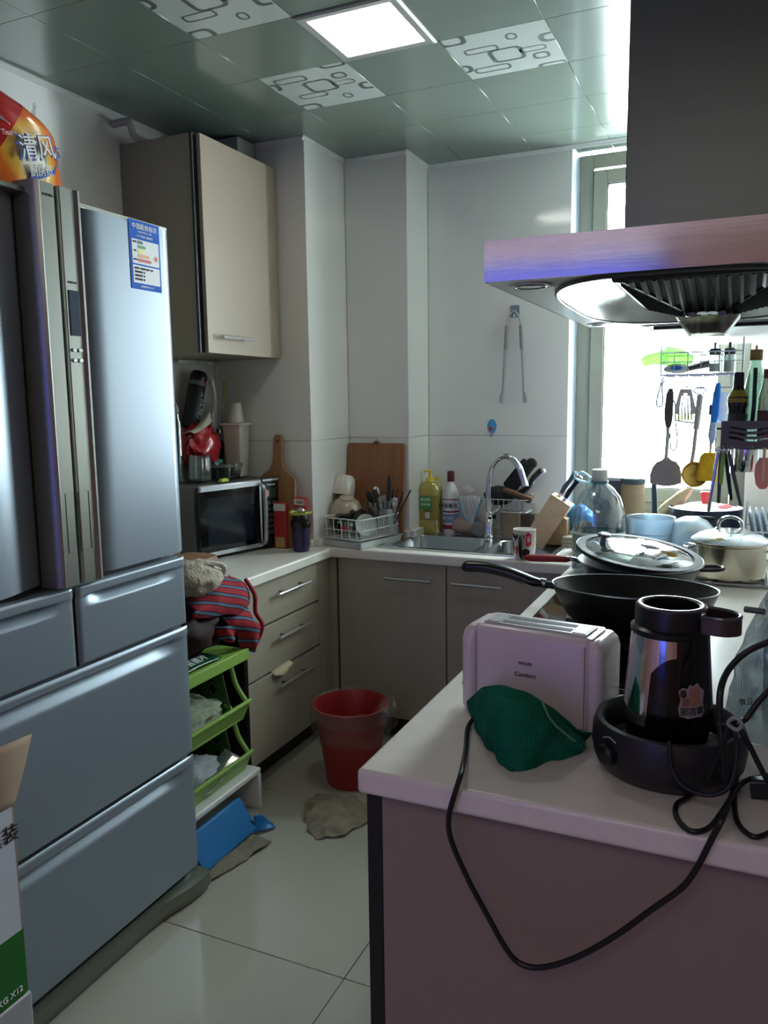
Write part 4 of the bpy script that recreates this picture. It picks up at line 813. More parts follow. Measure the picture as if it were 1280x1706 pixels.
P(dt, 'label_patch', G().box(-.042, .020, -.0392, -.0372, .120, .182), M('label_green', (60, 140, 60), .5), sm=0); text(dt, 'lettering', '洗洁精', .018, wi, (-.011, -.040, .165), (1, 0, 0), (0, 0, 1), world=False); text(dt, 'lettering', '生姜去腥', .012, wi, (-.011, -.040, .142), (1, 0, 0), (0, 0, 1), world=False)
P(dt, 'label_patch', G().box(-.012, .010, -.0392, -.0372, .075, .105), M('label_pale', (200, 200, 196), .5), sm=0); text(dt, 'lettering', '净含量 1.5kg', .008, ink, (-.0, -.0395, .112), (1, 0, 0), (0, 0, 1), world=False)
bl = thing('cleaner_bottle', 'white bleach bottle with dark red cap and striped label', 'bottle', (-1.285, 3.615, C+.001))
P(bl, 'bottle_body', G().lathe([(.034, 0), (.038, .004), (.039, .18), (.034, .205), (.022, .235), (.015, .25), (.015, .258)], 0, 0, 32), white)
P(bl, 'cap', G().lathe([(.0175, .252), (.018, .254), (.017, .30), (.014, .303)], 0, 0, 20), M('maroon_cap', (96, 24, 44), .35))
P(bl, 'label', G().lathe([(.0394, .025), (.0396, .026), (.0396, .170), (.0394, .171)], 0, 0, 32, False, False), M('label_white2', (216, 218, 222), .5))
P(bl, 'label_band', G().lathe([(.0399, .025), (.0399, .045)], 0, 0, 32, False, False), M('maroon_band', (140, 30, 50), .5)); P(bl, 'label_band', G().lathe([(.0399, .105), (.0399, .113)], 0, 0, 32, False, False), MATS['maroon_band']); P(bl, 'label_band', G().lathe([(.0399, .056), (.0399, .098)], 0, 0, 32, False, False), M('label_bluegrey', (120, 140, 176), .5))
P(bl, 'label_band', G().lathe([(.0399, .166), (.0399, .171)], 0, 0, 32, False, False), MATS['maroon_band'])
text(bl, 'lettering', '84消毒液', .024, ink, (.0, -.0405, .138), (1, 0, 0), (0, 0, 1), world=False); text(bl, 'lettering', '强力去污', .014, wi, (.0, -.0405, .078), (1, 0, 0), (0, 0, 1), world=False)
# basket on the wall behind the faucet
bk = thing('wire_basket', 'small chrome wire basket on the wall behind the faucet', 'basket', (-1.005, 3.61, .985))
BXX, BYY = .112, .06
for z in (0, .058): P(bk, 'rim_wire', G().tube([(x, y, z) for x, y, _ in rr(0, 0, BXX-(.006 if z == 0 else 0), BYY, .012, 0, 3)], .0022, 6, True), wirem)
for i in range(9):
    x = -.10+.025*i
    P(bk, 'wire', G().tube([(x, -BYY, .058), (x, -BYY, 0), (x, BYY, 0), (x, BYY, .058)], .0014, 5), wirem)
P(bk, 'suction_mount', G().box(-.10, -.08, BYY, BYY+.028, .03, .075), wirem); P(bk, 'suction_mount', G().box(.08, .10, BYY, BYY+.028, .03, .075), wirem)
one('steel_wool', 'dark steel wool pad heaped at the left of the wire basket', 'scourer', G().ball((0, 0, .0), (.062, .04, .038), 22, .25, 5, 4, True), M('wool_dark', (52, 58, 54), .5, .4, .5, 60, bump=1, bs=120), (-1.04, 3.60, 1.055), sm=50)
sp1 = thing('sponge_cloth', 'dark cloth and brown sponge pad lying across the wire basket', 'sponge', (-.965, 3.60, 1.062), (0, math.radians(17), .1))
P(sp1, 'brown_pad', G().box(-.055, .085, -.045, .04, .0, .018), M('brown_sponge', (112, 80, 66), .9, 0, .15, 40), bev=.006); P(sp1, 'scour_layer', G().box(-.06, .082, -.047, .04, -.01, -.0), M('scour_green', (30, 44, 40), .9), bev=.003)
for k, (x, z, rt, m_) in enumerate(((-1.005, 1.085, 38, blackm), (-.945, 1.07, 36, black))):
    t = thing('pot_brush' if k == 0 else 'scissors', ('black pad holder standing slanted in the wire basket', 'black handled shears standing slanted in the wire basket')[k], ('brush', 'shears')[k], (x, 3.63-.03*k, z), (0, math.radians(rt), 0))
    if k == 0: P(t, 'block', G().box(-.035, .035, -.012, .012, 0, .16), m_, bev=.01); P(t, 'grip', G().ball((.012, 0, .165), (.026, .013, .022), 10), m_)
    else: P(t, 'handle', G().tube(cr([(0, 0, 0), (.014, 0, .05), (.010, 0, .10), (.018, 0, .15)], 4), [.012]*13, 8), m_); P(t, 'steel_edge', G().tube(cr([(.018, -.008, 0), (.030, -.008, .05), (.026, -.008, .10), (.032, -.008, .15)], 4), .0035, 6), steel); P(t, 'end_cap', G().ball((.025, 0, .15), (.014, .012, .012), 10), steel)
cy = thing('dish_cloth', 'white dish cloth with grey stripes and blue hem hung on the basket', 'cloth', (-1.17, 3.575, 1.0))
strp = plaid('stripe_cloth', (205, 206, 204), ((150, 150, 150), (205, 206, 204)), 9, 0); strp.node_tree.nodes['Wave Texture'].bands_direction = 'X'; strp.node_tree.nodes['Wave Texture'].inputs['Distortion'].default_value = .3
P(cy, 'cloth', G().surf([[(-.055, .0, .055), (-.01, -.01, .058), (.055, -.01, .045)], [(-.055, -.01, .04), (0, -.02, .035), (.055, -.02, .03)], [(-.042, -.012, -.02), (0, -.02, -.015), (.034, -.022, -.02)], [(-.01, -.01, -.075), (.006, -.012, -.085), (.016, -.012, -.078)]], 20, 24, .004, 24), strp, solid=.004)
P(cy, 'blue_hem', G().tube(cr([(.057, -.012, .047), (.055, -.022, .028), (.036, -.024, -.022), (.014, -.014, -.086), (-.012, -.012, -.076), (-.044, -.014, -.02), (-.057, -.010, .04)], 5), .004, 6), M('hem_blue', (90, 160, 200), .9))
P(cy, 'bunched_top', G().ball((-.02, .005, .065), (.035, .02, .03), 14, .25, 2, 3, True), M('towel_white', (196, 190, 182), .95, 0, .08, 40, bump=.5), sm=60)
# boxes on the ledge below the basket
one('soap_box', 'beige upright plastic box on the ledge behind the faucet', 'box', G().loft([rr(0, 0, .045, .03, .008, 0), rr(0, 0, .047, .032, .008, .12)]), M('box_beige', (156, 142, 112), .5), (-.985, 3.617, C+.001), bev=.002)
one('soap_box', 'dark brown box between beige box and knife block', 'box', G().box(-.03, .03, -.025, .025, 0, .11), M('box_dark', (70, 62, 50), .5), (-.90, 3.625, C+.001), bev=.004)
one('soap_bag', 'pinkish soft refill bag lying behind the sink left of the faucet', 'bag', G().ball((0, 0, .045), (.085, .04, .048), 18, .12, 1.8, 8), M('refill_pink', (176, 150, 138), .4, 0, .12, 12), (-1.19, 3.595, C+.0), sm=60)
one('soap_dish', 'grey round dish on its side left of the faucet base', 'dish', G().lathe([(.034, 0), (.036, .004), (.036, .012), (.03, .014)], 0, 0, 24).xf(Matrix.Rotation(pi/2, 4, 'X')), M('dish_grey', (136, 140, 136), .4), (-1.125, 3.56, C+.040))
# knife block
kb = thing('knife_block', 'light wooden knife block leaning right behind the sink', 'knife block', (-.845, 3.50, C+.002))
kw = wood('block_wood', (226, 200, 168), (210, 182, 148), (3, 3, 14)); Rk = Matrix.Rotation(math.radians(31), 4, 'Y')
P(kb, 'block', G().box(-.048, .052, -.045, .045, .0, .235).xf(Rk), kw, bev=.003)
P(kb, 'foot_wedge', G().prism([(.06, .0), (.150, .0), (.150, .115), (.115, .135)], -.038, .038, 'y'), wood('wedge_wood', (176, 148, 112), (150, 120, 84), (12, 3, 2)), bev=.002)
P(kb, 'slot', G().box(.030, .044, -.026, -.020, .2352, .2358).xf(Rk), ink, sm=0)
for k, (x, y, m_, L_) in enumerate(((-.018, .01, M('handle_grey', (110, 112, 112), .3, .7), .125), (.012, -.02, black, .125))):
    t = thing('kitchen_knife', ('steel handled kitchen knife in the left slot of the knife block', 'black handled kitchen knife with steel end in the knife block')[k], 'knife', Vector((-.845, 3.50, C+.002))+(Rk @ Vector((x, y, .2355))), (0, math.radians(31), 0))
    P(t, 'bolster', G().box(-.008, .008, -.006, .006, 0, .018), steel, bev=.002)
    P(t, 'handle', G().loft([rr(o_, 0, w2, .009, .006, z, 3) for o_, w2, z in ((0, .009, .018), (-.002, .011, .05), (.002, .009, .085), (.004, .012, L_-.008))]), m_); P(t, 'end_cap', G().ball((.004, 0, L_-.004), (.013, .010, .011), 10), steel)
# tongs, hooks on the wall
tg = aty(857, 520, YB-.012)
ho = thing('wall_hook', 'pale blue adhesive hook holding the tongs', 'hook', (tg.x, YB, tg.z))
P(ho, 'plate', G().prism([(x, z) for x, z, _ in rr(0, .004, .022, .028, .006, 0)], -.004, -.0005, 'y'), film('hook_blue', (150, 200, 226), .8, .1, .7)); P(ho, 'hook', G().tube(cr([(0, -.004, -.01), (0, -.014, -.022), (0, -.02, -.012)], 4), .003, 6), steel)
tn = thing('tongs', 'long steel tongs hanging on the tiled back wall', 'tongs', (tg.x, YB-.022, tg.z))
P(tn, 'bow', G().tube(cr([(-.036, 0, -.07), (-.028, 0, -.03), (-.012, 0, -.002), (.0, 0, .006), (.012, 0, -.002), (.028, 0, -.03), (.036, 0, -.07)], 5), .0045, 8), M('tong_steel', (176, 178, 174), .4, .7))
for s in (-1, 1):
    P(tn, 'grip_sleeve', G().tube([(s*.033, 0, -.06), (s*.039, 0, -.17)], .008, 8), M('grip_grey', (130, 132, 130), .4, .5)); P(tn, 'arm', G().loft([rr(s*.040, 0, .006, .003, .002, -.165, 2), rr(s*.050, 0, .005, .003, .002, -.36, 2), rr(s*.056, 0, .009, .003, .002, -.385, 2), rr(s*.057, 0, .009, .003, .002, -.415, 2)]), M('tong_steel', (0, 0, 0)))
hb = aty(820, 710, YB)
h2 = thing('wall_hook', 'small blue and red cartoonless sticker hook below the tongs', 'hook', (hb.x, YB, hb.z)); h2['label'] = 'small blue oval sticker hook with red spot below the tongs'
P(h2, 'sticker', G().prism([(.023*cos(t*pi/10), .034*sin(t*pi/10)) for t in range(20)], -.003, -.0005, 'y'), M('sticker_blue', (70, 150, 200), .5), sm=0); P(h2, 'red_spot', G().prism([(-.006+.010*cos(t*pi/6), -.012+.010*sin(t*pi/6)) for t in range(12)], -.004, -.003, 'y'), redink, sm=0)
P(h2, 'hook', G().tube(cr([(0, -.003, -.022), (0, -.008, -.046), (.002, -.016, -.05), (.003, -.02, -.042)], 4), .0028, 6), steel)
# painted mug at the counter edge
pm = thing('mug', 'white mug with black and red painting at the sink edge', 'mug', (-.797, 3.125, C+.001), (0, 0, math.radians(-25)))
P(pm, 'cup', G().lathe([(.034, 0), (.039, .004), (.0445, .03), (.047, .085), (.0455, .118), (.0465, .121), (.0445, .122), (.043, .116), (.044, .085), (.041, .03), (.0, .008)], 0, 0, 40, True, False), M('mug_white', (216, 210, 204), .12, 0, .02, coat=.5))
P(pm, 'handle', G().tube(cr([(.022, -.038, .098), (.032, -.062, .094), (.034, -.066, .055), (.030, -.056, .022), (.022, -.037, .012)], 5), .008, 10), black)
def onmug(a, z, r=.0475): return (r*cos(a), r*sin(a), z)
def blot(a0, z0, pts, m):
    g = G(); k = 0; g.v = [onmug(a0, z0, .0482 if .05 < z0 < .1 else .0478)]+[onmug(a0+a, z0+z, .0481) for a, z in pts]; g.f = [(0, i+1, (i+1) % len(pts)+1) for i in range(len(pts))]; P(pm, 'painted_mark', g, m, sm=0)
blot(-1.75, .09, [(-.5, .01), (-.25, .02), (0, .008), (.25, .018), (.35, .004), (.12, -.006), (.1, -.018), (-.05, -.008), (-.3, .0)], ink)
blot(-1.95, .05, [(-.2, .03), (-.08, .03), (.05, .0), (.12, -.028), (-.02, -.02), (-.14, .0)], ink)
blot(-1.55, .04, [(-.15, .012), (.0, .022), (.12, .01), (.1, -.014), (-.08, -.02)], redink)
blot(-.55, .085, [(-.22, .022), (.0, .030), (.25, .02), (.28, -.02), (.0, -.03), (-.25, -.022)], redink); blot(-.55, .085, [(-.1, .012), (.1, .014), (.14, -.01), (-.08, -.012)], M('mug_white', (0, 0, 0)))
blot(-.75, .03, [(-.3, .012), (0, .02), (.35, .01), (.3, -.012), (-.25, -.014)], ink)
# steel drawer stack and things right of the sink
one('tray_stack', 'pale beige plastic trays stacked right of the sink', 'tray', G().box(-.055, .055, -.06, .06, 0, .014).box(-.058, .058, -.06, .06, .016, .030).box(-.055, .055, -.06, .06, .032, .044), M('tray_beige', (196, 188, 166), .5), (-.655, 3.50, C+.001), bev=.002)
one('crumpled_bag', 'crumpled beige paper bag between the knife block and water bottle', 'bag', G().ball((0, 0, .055), (.035, .05, .06), 18, .4, 2.3, 6, True), M('brown_paper', (150, 136, 108), .8, 0, .2, 16), (-.60, 3.36, C+.0), sm=50)
one('blue_bag', 'bright blue plastic bag by the window jamb', 'bag', G().ball((0, 0, .05), (.065, .05, .055), 18, .22, 2.2, 2, True), M('bag_blue', (40, 150, 226), .3, 0, .1, 12), (-.675, 3.58, C+.06), sm=60)
# ================================================================ RANGE HOOD
hs = M('hood_steel', (222, 214, 216), .11, 1, .02, 4, stretch=(1, 1, 12), bump=.008, bs=5)
HX0, HX1, HY0, HY1, HZ0, HZ1 = -.422, .152, 1.36, 2.36, 1.700, 1.768
hd = thing('range_hood', 'wide steel range hood with chimney and slotted filter over the hob', 'range hood', (-.135, 1.86, HZ0))
HCX, HCY, HHX, HHY = -.120, 1.775, .235, .398
def sup(hx, hy, z, n=64, e=3.2):
    return [(HCX+hx*abs(cos(t))**(2/e)*(1 if cos(t) > 0 else -1), HCY+hy*abs(sin(t))**(2/e)*(1 if sin(t) > 0 else -1), z) for t in [2*pi*i/n for i in range(n)]]
def rect_match(x0, x1, y0, y1, z, n=64):
    o = []; cx, cy = (x0+x1)/2, (y0+y1)/2; hx, hy = (x1-x0)/2, (y1-y0)/2
    for i in range(n):
        t = 2*pi*i/n; c_, s_ = cos(t)/1, sin(t)/1; k = 1/max(abs(c_), abs(s_)); o.append((cx+hx*c_*k, cy+hy*s_*k, z))
    return o
P(hd, 'shell', G().loft([rect_match(HX0, HX1, HY0, HY1, HZ0+.0), rect_match(HX0, HX1, HY0, HY1, HZ1), rect_match(HX0+.1, HX1-.05, HY0+.2, HY1-.2, HZ1+.002)], False, True), hs, world=True, sm=30)
us = M('hood_underside', (215, 220, 215), .25, .45, .05, 8, bump=.02, bs=12)
def tilt(l): return [(x, y, z+.010*(1-min(1, max(0, (y-1.4)/.5)))) for x, y, z in l]
P(hd, 'underside', G().loft([rect_match(HX0+.001, HX1-.001, HY0+.001, HY1-.001, HZ0+.0005), sup(HHX, HHY, HZ0+.0035), tilt(sup(HHX-.006, HHY-.006, HZ0-.012)), tilt(sup(HHX-.012, HHY-.012, HZ0-.010)), sup(HHX-.030, HHY-.035, HZ0+.012), sup(HHX-.08, HHY-.10, HZ0+.045), sup(.06, .12, HZ0+.058)], False, True), us, world=True, sm=50)
P(hd, 'rim_band', G().tube(tilt(sup(HHX-.004, HHY-.004, HZ0-.011)), .0042, 8, True), M('rim_dark', (80, 90, 80), .35, .4), world=True)
for k, (x, y) in enumerate(((-.362, 1.445), (-.375, 2.27))):
    l = P(hd, 'spotlight', G().lathe([(.036, HZ0+.002), (.036, HZ0-.0008), (.030, HZ0-.001), (.001, HZ0-.0008)], x, y, 32), us, world=True); P(l, 'lens', G().lathe([(.020, HZ0-.0016), (.012, HZ0-.0020), (.001, HZ0-.0022)], x, y, 24), film('lens_glass', (225, 230, 225), .6, .1, .4), world=True)
    P(l, 'rim', G().tube(circ(x, y, .027, HZ0-.001, 28), .0014, 6, True), MATS['rim_dark'], world=True)
# slotted filter: an upside down pyramid of dark metal
fl_m = M('filter_black', (30, 38, 34), .35, .3, .1, 20)
zt, zb = HZ0+.022, HZ0-.026; FXc, FYc = -.083, 1.835; tx, ty, bx, by = .150, .265, .036, .030
F_ = lambda u, v, off=0: None
T = [(FXc-tx, FYc-ty, zt), (FXc+tx, FYc-ty, zt), (FXc+tx, FYc+ty, zt), (FXc-tx, FYc+ty, zt)]
B_ = [(FXc-bx, FYc-by, zb), (FXc+bx, FYc-by, zb), (FXc+bx, FYc+by, zb), (FXc-bx, FYc+by, zb)]
ft = P(hd, 'filter', G().loft([T, B_], True, True), M('filter_inner', (8, 11, 10), .6), world=True, sm=0, label='dark slotted pyramid filter')
for s in range(4):
    a0, a1, b0, b1 = (Vector(q) for q in (T[s], T[(s+1) % 4], B_[s], B_[(s+1) % 4]))
    pt_ = lambda u, v: (a0*(1-u)+a1*u)*(1-v)+(b0*(1-u)+b1*u)*v
    nrm = (a1-a0).cross(b0-a0).normalized(); nrm = nrm if nrm.z < 0 else -nrm
    wt_ = (a1-a0).length; nb = 13 if s % 2 == 0 else 19
    P(ft, 'edge_rib', G().tube([a0+nrm*.002, b0+nrm*.002], .0035, 6), steel if s % 2 == 0 else fl_m, world=True)
    P(ft, 'frame_bar', G().tube([a0+nrm*.003, a1+nrm*.003], .007, 8), fl_m, world=True)
    mid = (a0+a1)/2; mb_ = (b0+b1)/2; ax_ = (a1-a0).normalized(); dn = mb_-mid
    for i in range(nb):
        q = (i+.5)/nb*2-1; st = mid+ax_*(q*wt_/2*.90)
        frac = 1 if abs(q*wt_/2*.9) < (b1-b0).length/2 else max(.0, (wt_/2-abs(q*wt_/2*.9))/(wt_/2-(b1-b0).length/2))
        p0, p1 = st+dn*.06, st+dn*(frac*.93)
        if (p1-p0).length > .01: P(ft, 'slat', G().tube([p0+nrm*.002, p1+nrm*.002], wt_/nb*.27, 6), fl_m, world=True)
# clear oil cup with brown oil
oc = film('oil_cup', (226, 226, 214), .78, .1, .25)
oz = HZ0-.036
cupp = P(hd, 'oil_cup', G().loft([rr(FXc, FYc, .062, .05, .006, oz, 2), rr(FXc, FYc, .036, .032, .006, oz-.036, 2), rr(FXc, FYc, .033, .029, .005, oz-.034, 2), rr(FXc, FYc, .058, .046, .005, oz, 2)]), oc, world=True, label='clear oil cup holding brown oil')
P(cupp, 'oil', G().loft([rr(FXc, FYc, .032, .028, .004, oz-.033, 2), rr(FXc+.004, FYc, .046, .038, .004, oz-.014, 2)]), M('brown_oil', (70, 34, 18), .3, 0, .3, 30), world=True)
for s in (-1, 1): P(cupp, 'clip', G().box(FXc+s*.028-.008, FXc+s*.028+.008, FYc-.034, FYc-.024, oz-.002, oz+.010), M('cup_clip', (226, 226, 205), .4), world=True, bev=.002)
P(hd, 'chimney', G().box(-.236, .152, 1.68, 2.06, HZ1, 2.598), M('chimney_steel', (106, 114, 100), .38, .8, .03, 4, stretch=(1, 1, 10)), world=True, bev=.002)

# ================================================================ HOB
hb_ = thing('gas_hob', 'black glass gas hob set in the right counter', 'hob', (-.355, 2.17, C))
P(hb_, 'glass_plate', G().loft([rr(-.355, 2.18, .192, .45, .012, C+.001), rr(-.355, 2.18, .192, .45, .012, C+.008), rr(-.355, 2.18, .188, .446, .010, C+.010)]), M('hob_glass', (10, 12, 14), .06, 0, .02), world=True)
for (x, y) in ((-.245+.0, 2.09), (-.28, 2.56-.02)):
    bn = P(hb_, 'burner', G().lathe([(.075, C+.010), (.078, C+.014), (.055, C+.018), (.050, C+.022), (.030, C+.024), (.001, C+.024)], x, y, 32), M('burner_metal', (70, 70, 66), .4, .7), world=True)
    for k in range(4):
        a = pi/4+k*pi/2; P(bn, 'pan_support', G().tube(cr([(x+.115*cos(a), y+.115*sin(a), C+.010), (x+.108*cos(a), y+.108*sin(a), C+.035), (x+.04*cos(a), y+.04*sin(a), C+.034)], 3), .005, 6), blackm, world=True)
for (u, v) in ((955, 1033), (1225, 1010)):
    q = atz(955, 1040, C+.01); x, y = (q.x, q.y) if u == 955 else (q.x, q.y-.22)
    P(hb_, 'knob', G().lathe([(.022, C+.010), (.021, C+.030), (.018, C+.033), (.001, C+.033)], x, y, 28), M('knob_metal', (110, 114, 118), .25, .8), world=True)

# ================================================================ WOK
wkm = M('wok_black', (14, 15, 16), .38, .2, .1, 20); rimm = M('rim_metal', (150, 154, 158), .25, .9)
wk = thing('frying_pan', 'large deep black frying pan with long black handle on the front burner', 'pan', (-.247, 2.09, C+.040), (math.radians(-4.5), 0, 0))
RW = .207
P(wk, 'pan_body', G().lathe([(.0, 0), (.105, 0), (.118, .004), (.165, .038), (.192, .082), (RW, .118), (RW-.004, .119), (RW-.012, .10), (.180, .075), (.155, .036), (.11, .010), (.0, .008)], 0, 0, 72, False, False), wkm)
P(wk, 'rim', G().tube(circ(0, 0, RW-.001, .1185, 72), .0022, 6, True), rimm)
dd_ = Vector((-.98, -.06, .10)).normalized()
P(wk, 'handle_bracket', G().tube([Vector((-RW+.01, -.012, .104)), Vector((-RW-.03, -.014, .108))], .010, 10), blackm)
hp_ = [Vector((-RW-.02, -.014, .108)), Vector((-RW-.06, -.018, .114)), Vector((-RW-.12, -.022, .132)), Vector((-RW-.18, -.028, .142)), Vector((-RW-.232, -.032, .142)), Vector((-RW-.248, -.034, .140))]
q = cr(hp_, 5); P(wk, 'handle', G().loft([[p+Vector((0, .022*w_*cos(a), .016*w_*sin(a))) for a in [2*pi*i/16 for i in range(16)]] for p, w_ in zip(q, [.55+.45*min(1, i/6) if i < 21 else .95-.14*(i-21) for i in range(len(q))])]), M('handle_black', (18, 19, 20), .25, 0, .05))
P(wk, 'ferrule', G().tube([hp_[0]+Vector((.002, 0, 0)), hp_[0]+Vector((-.012, -.001, .002))], .0135, 12), rimm)

# ================================================================ LIDDED PAN
pn2 = thing('saute_pan', 'black pan with red handle and tilted glass lid on the rear burner', 'pan', (-.283, 2.54, C+.045))
RP = .188
P(pn2, 'pan_body', G().lathe([(.0, 0), (.115, 0), (.128, .006), (.165, .055), (RP-.008, .086), (RP, .092), (RP-.003, .094), (RP-.016, .085), (.158, .055), (.12, .012), (.0, .008)], 0, 0, 72, False, False), wkm)
P(pn2, 'rim', G().tube(circ(0, 0, RP-.001, .0935, 72), .002, 6, True), rimm)
P(pn2, 'handle', G().loft([rr(0, 0, a_, b_, min(a_, b_)*.9, z, 4) for a_, b_, z in ((.009, .007, 0), (.014, .010, .012), (.015, .011, .05), (.017, .012, .09), (.016, .011, .13), (.010, .007, .146), (.004, .003, .150))]).xf(Matrix.Translation((-RP-.022, -.02, .088)) @ Matrix.Rotation(math.radians(-92), 4, 'Y') @ Matrix.Rotation(pi/2, 4, 'Z')), M('handle_red', (150, 30, 34), .35, 0, .05), label='red rubber grip')
P(pn2, 'handle_stem', G().tube(cr([(-RP+.006, -.012, .080), (-RP-.012, -.018, .088), (-RP-.030, -.02, .089)], 4), .008, 10), rimm)
P(pn2, 'helper_handle', G().tube(cr([(RP-.012, -.045, .086), (RP+.030, -.040, .088), (RP+.050, -.028, .090), (RP+.050, -.005, .091), (RP+.03, .008, .090), (RP-.010, .012, .086)], 4), .006, 8), wkm)
LM = Matrix.Translation((-.004, .0, .118)) @ Matrix.Rotation(math.radians(7.5), 4, 'Y') @ Matrix.Rotation(math.radians(4), 4, 'X')
ldg = film('lid_glass', (205, 220, 235), .62, .06, .12)
ld2 = thing('pan_lid', 'round glass lid with black rim resting tilted on the red handled pan', 'lid', Vector((-.283, 2.54, C+.045))+LM.translation, (math.radians(4), math.radians(7.5), 0))
P(ld2, 'glass', G().lathe([(.165, .0), (.150, .010), (.10, .022), (.05, .028), (.001, .029)], 0, 0, 64, False, False), ldg)
P(ld2, 'rim', G().lathe([(.163, -.004), (.186, -.006), (.191, .0), (.188, .007), (.166, .007), (.162, .003), (.163, -.004)], 0, 0, 72, False, False), M('lid_rim', (12, 14, 16), .6, 0, .05, spec=.15), sm=40)
P(ld2, 'rim_ring', G().tube(circ(0, 0, .1895, .0055, 72), .0012, 6, True), rimm)
P(ld2, 'knob', G().lathe([(.010, .018), (.008, .042), (.020, .046), (.020, .052), (.014, .055), (.001, .055)], -.105, -.045, 24), M('knob_steel', (130, 136, 142), .2, .8))

# ================================================================ STOCK POT
sp_ = thing('stock_pot', 'stainless steel stock pot with lid and arched handle', 'pot', (-.035, 3.00, C+.016))
P(sp_, 'pot_body', G().lathe([(.0, 0), (.112, 0), (.118, .008), (.120, .115), (.126, .120), (.126, .126), (.118, .126), (.115, .115), (.113, .01), (.0, .008)], 0, 0, 64, False, False), M('pot_steel', (190, 182, 164), .16, 1, .04, 5))
P(sp_, 'lid', G().lathe([(.128, .126), (.130, .129), (.126, .134), (.10, .150), (.05, .165), (.001, .169)], 0, 0, 64), M('lid_steel', (205, 212, 216), .12, 1, .03, 5))
P(sp_, 'lid_handle', G().tube(cr([(-.038, 0, .164), (-.036, 0, .190), (-.015, 0, .206), (.015, 0, .206), (.036, 0, .190), (.038, 0, .164)], 5), .0065, 10), chrome)
for s in (-1, 1): P(sp_, 'handle_rivet', G().lathe([(.010, .160), (.010, .170), (.004, .172)], s*.038, 0, 14), chrome)
for s in (-1, 1): P(sp_, 'side_handle', G().tube(cr([(s*.118, -.03, .098), (s*.145, -.03, .100), (s*.145, .03, .100), (s*.118, .03, .098)], 4), .005, 8), chrome)
st_ = thing('pot_stand', 'dark steel rack under the stock pot', 'stand', (-.035, 3.0, C))
for y in (-.11, 0, .11): P(st_, 'bar', G().tube([(-.125, y, .009), (.125, y, .009)], .0055, 8), rimm)
for x in (-.12, .12): P(st_, 'bar', G().tube([(x, -.115, .009), (x, .115, .009)], .0055, 8), rimm)

# ================================================================ FIVE LITRE BOTTLE, TUBS, CANISTER
wb5 = thing('water_bottle', 'large clear five litre water bottle with white cap and green label', 'bottle', (-.478, 2.96, C+.001))
bg_ = film('bottle_plastic', (222, 234, 240), .84, .05, .04, .2)
P(wb5, 'bottle_body', G().lathe([(.0, .006), (.06, .0), (.088, .004), (.094, .02), (.094, .07), (.0925, .075), (.094, .08), (.094, .20), (.090, .235), (.074, .285), (.050, .315), (.030, .330), (.024, .338), (.024, .348)], 0, 0, 56, False, False), bg_)
P(wb5, 'label', G().lathe([(.0948, .085), (.0948, .155)], 0, 0, 56, False, False), film('label_green_film', (40, 96, 84), .9, .2, .75)); P(wb5, 'label_band', G().lathe([(.0952, .150), (.0952, .160)], 0, 0, 56, False, False), M('label_white3', (225, 230, 228), .4))
P(wb5, 'cap', G().lathe([(.027, .342), (.0285, .345), (.0285, .380), (.026, .383)], 0, 0, 32), white)
P(wb5, 'neck_ring', G().lathe([(.031, .335), (.032, .338), (.030, .342), (.026, .342)], 0, 0, 32), M('ring_teal', (70, 130, 130), .4))
P(wb5, 'carry_loop', G().tube(cr([(-.026, 0, .345), (-.06, -.012, .372), (-.088, -.012, .365), (-.084, 0, .345), (-.05, .012, .333), (-.026, .006, .336)], 5), .004, 8), film('loop_film', (180, 220, 235), .8, .1, .6))
P(wb5, 'water', G().lathe([(.0, .010), (.086, .012), (.0905, .02), (.0905, .045), (.0, .045)], 0, 0, 48, False, False), film('water_film', (215, 232, 236), .8, .02))
kc_ = thing('canister', 'tan canister with dark lid in front of the window', 'canister', (-.405, 3.32, C))
P(kc_, 'body', G().lathe([(.052, 0), (.055, .004), (.045, .300), (.043, .302)], 0, 0, 36), wood('kraft', (190, 170, 138), (176, 154, 122), (2, 2, 8)))
P(kc_, 'lid', G().lathe([(.046, .298), (.048, .302), (.048, .318), (.044, .322)], 0, 0, 36), M('lid_slate', (86, 100, 112), .4))
bx_ = thing('storage_tub', 'dark grey tub with white lid behind the water bottle', 'tub', (-.50, 3.42, C))
P(bx_, 'tub', G().loft([rr(0, 0, .06, .06, .02, 0), rr(0, 0, .075, .07, .02, .305)]), M('tub_grey', (90, 98, 104), .4)); P(bx_, 'tub_lid', G().loft([rr(0, 0, .078, .073, .02, .304), rr(0, 0, .080, .075, .02, .308), rr(0, 0, .080, .075, .02, .318)]), M('tub_lid_white', (215, 225, 232), .35))
fr1 = thing('frosted_tub', 'short frosted plastic tub in front of the canister', 'tub', (-.317, 3.16, C))
frm = film('frosted', (206, 226, 240), .85, .25, .55)
P(fr1, 'tub_wall', G().lathe([(.0, .003), (.068, .0), (.076, .006), (.088, .185), (.090, .190), (.086, .188), (.074, .01), (.0, .008)], 0, 0, 48, False, False), frm); P(fr1, 'ridge', G().tube(circ(0, 0, .0855, .130, 48), .002, 6, True), frm)
fr2 = thing('frosted_bowl', 'upturned frosted plastic bowl beside the frosted tub', 'bowl', (-.172, 3.19, C+.05))
P(fr2, 'bowl_wall', G().lathe([(.105, .0), (.108, .004), (.102, .05), (.085, .098), (.055, .130), (.028, .142), (.0, .144)], 0, 0, 48, False, False), frm)
P(fr2, 'rim', G().tube(circ(0, 0, .106, .002, 48), .003, 6, True), frm)
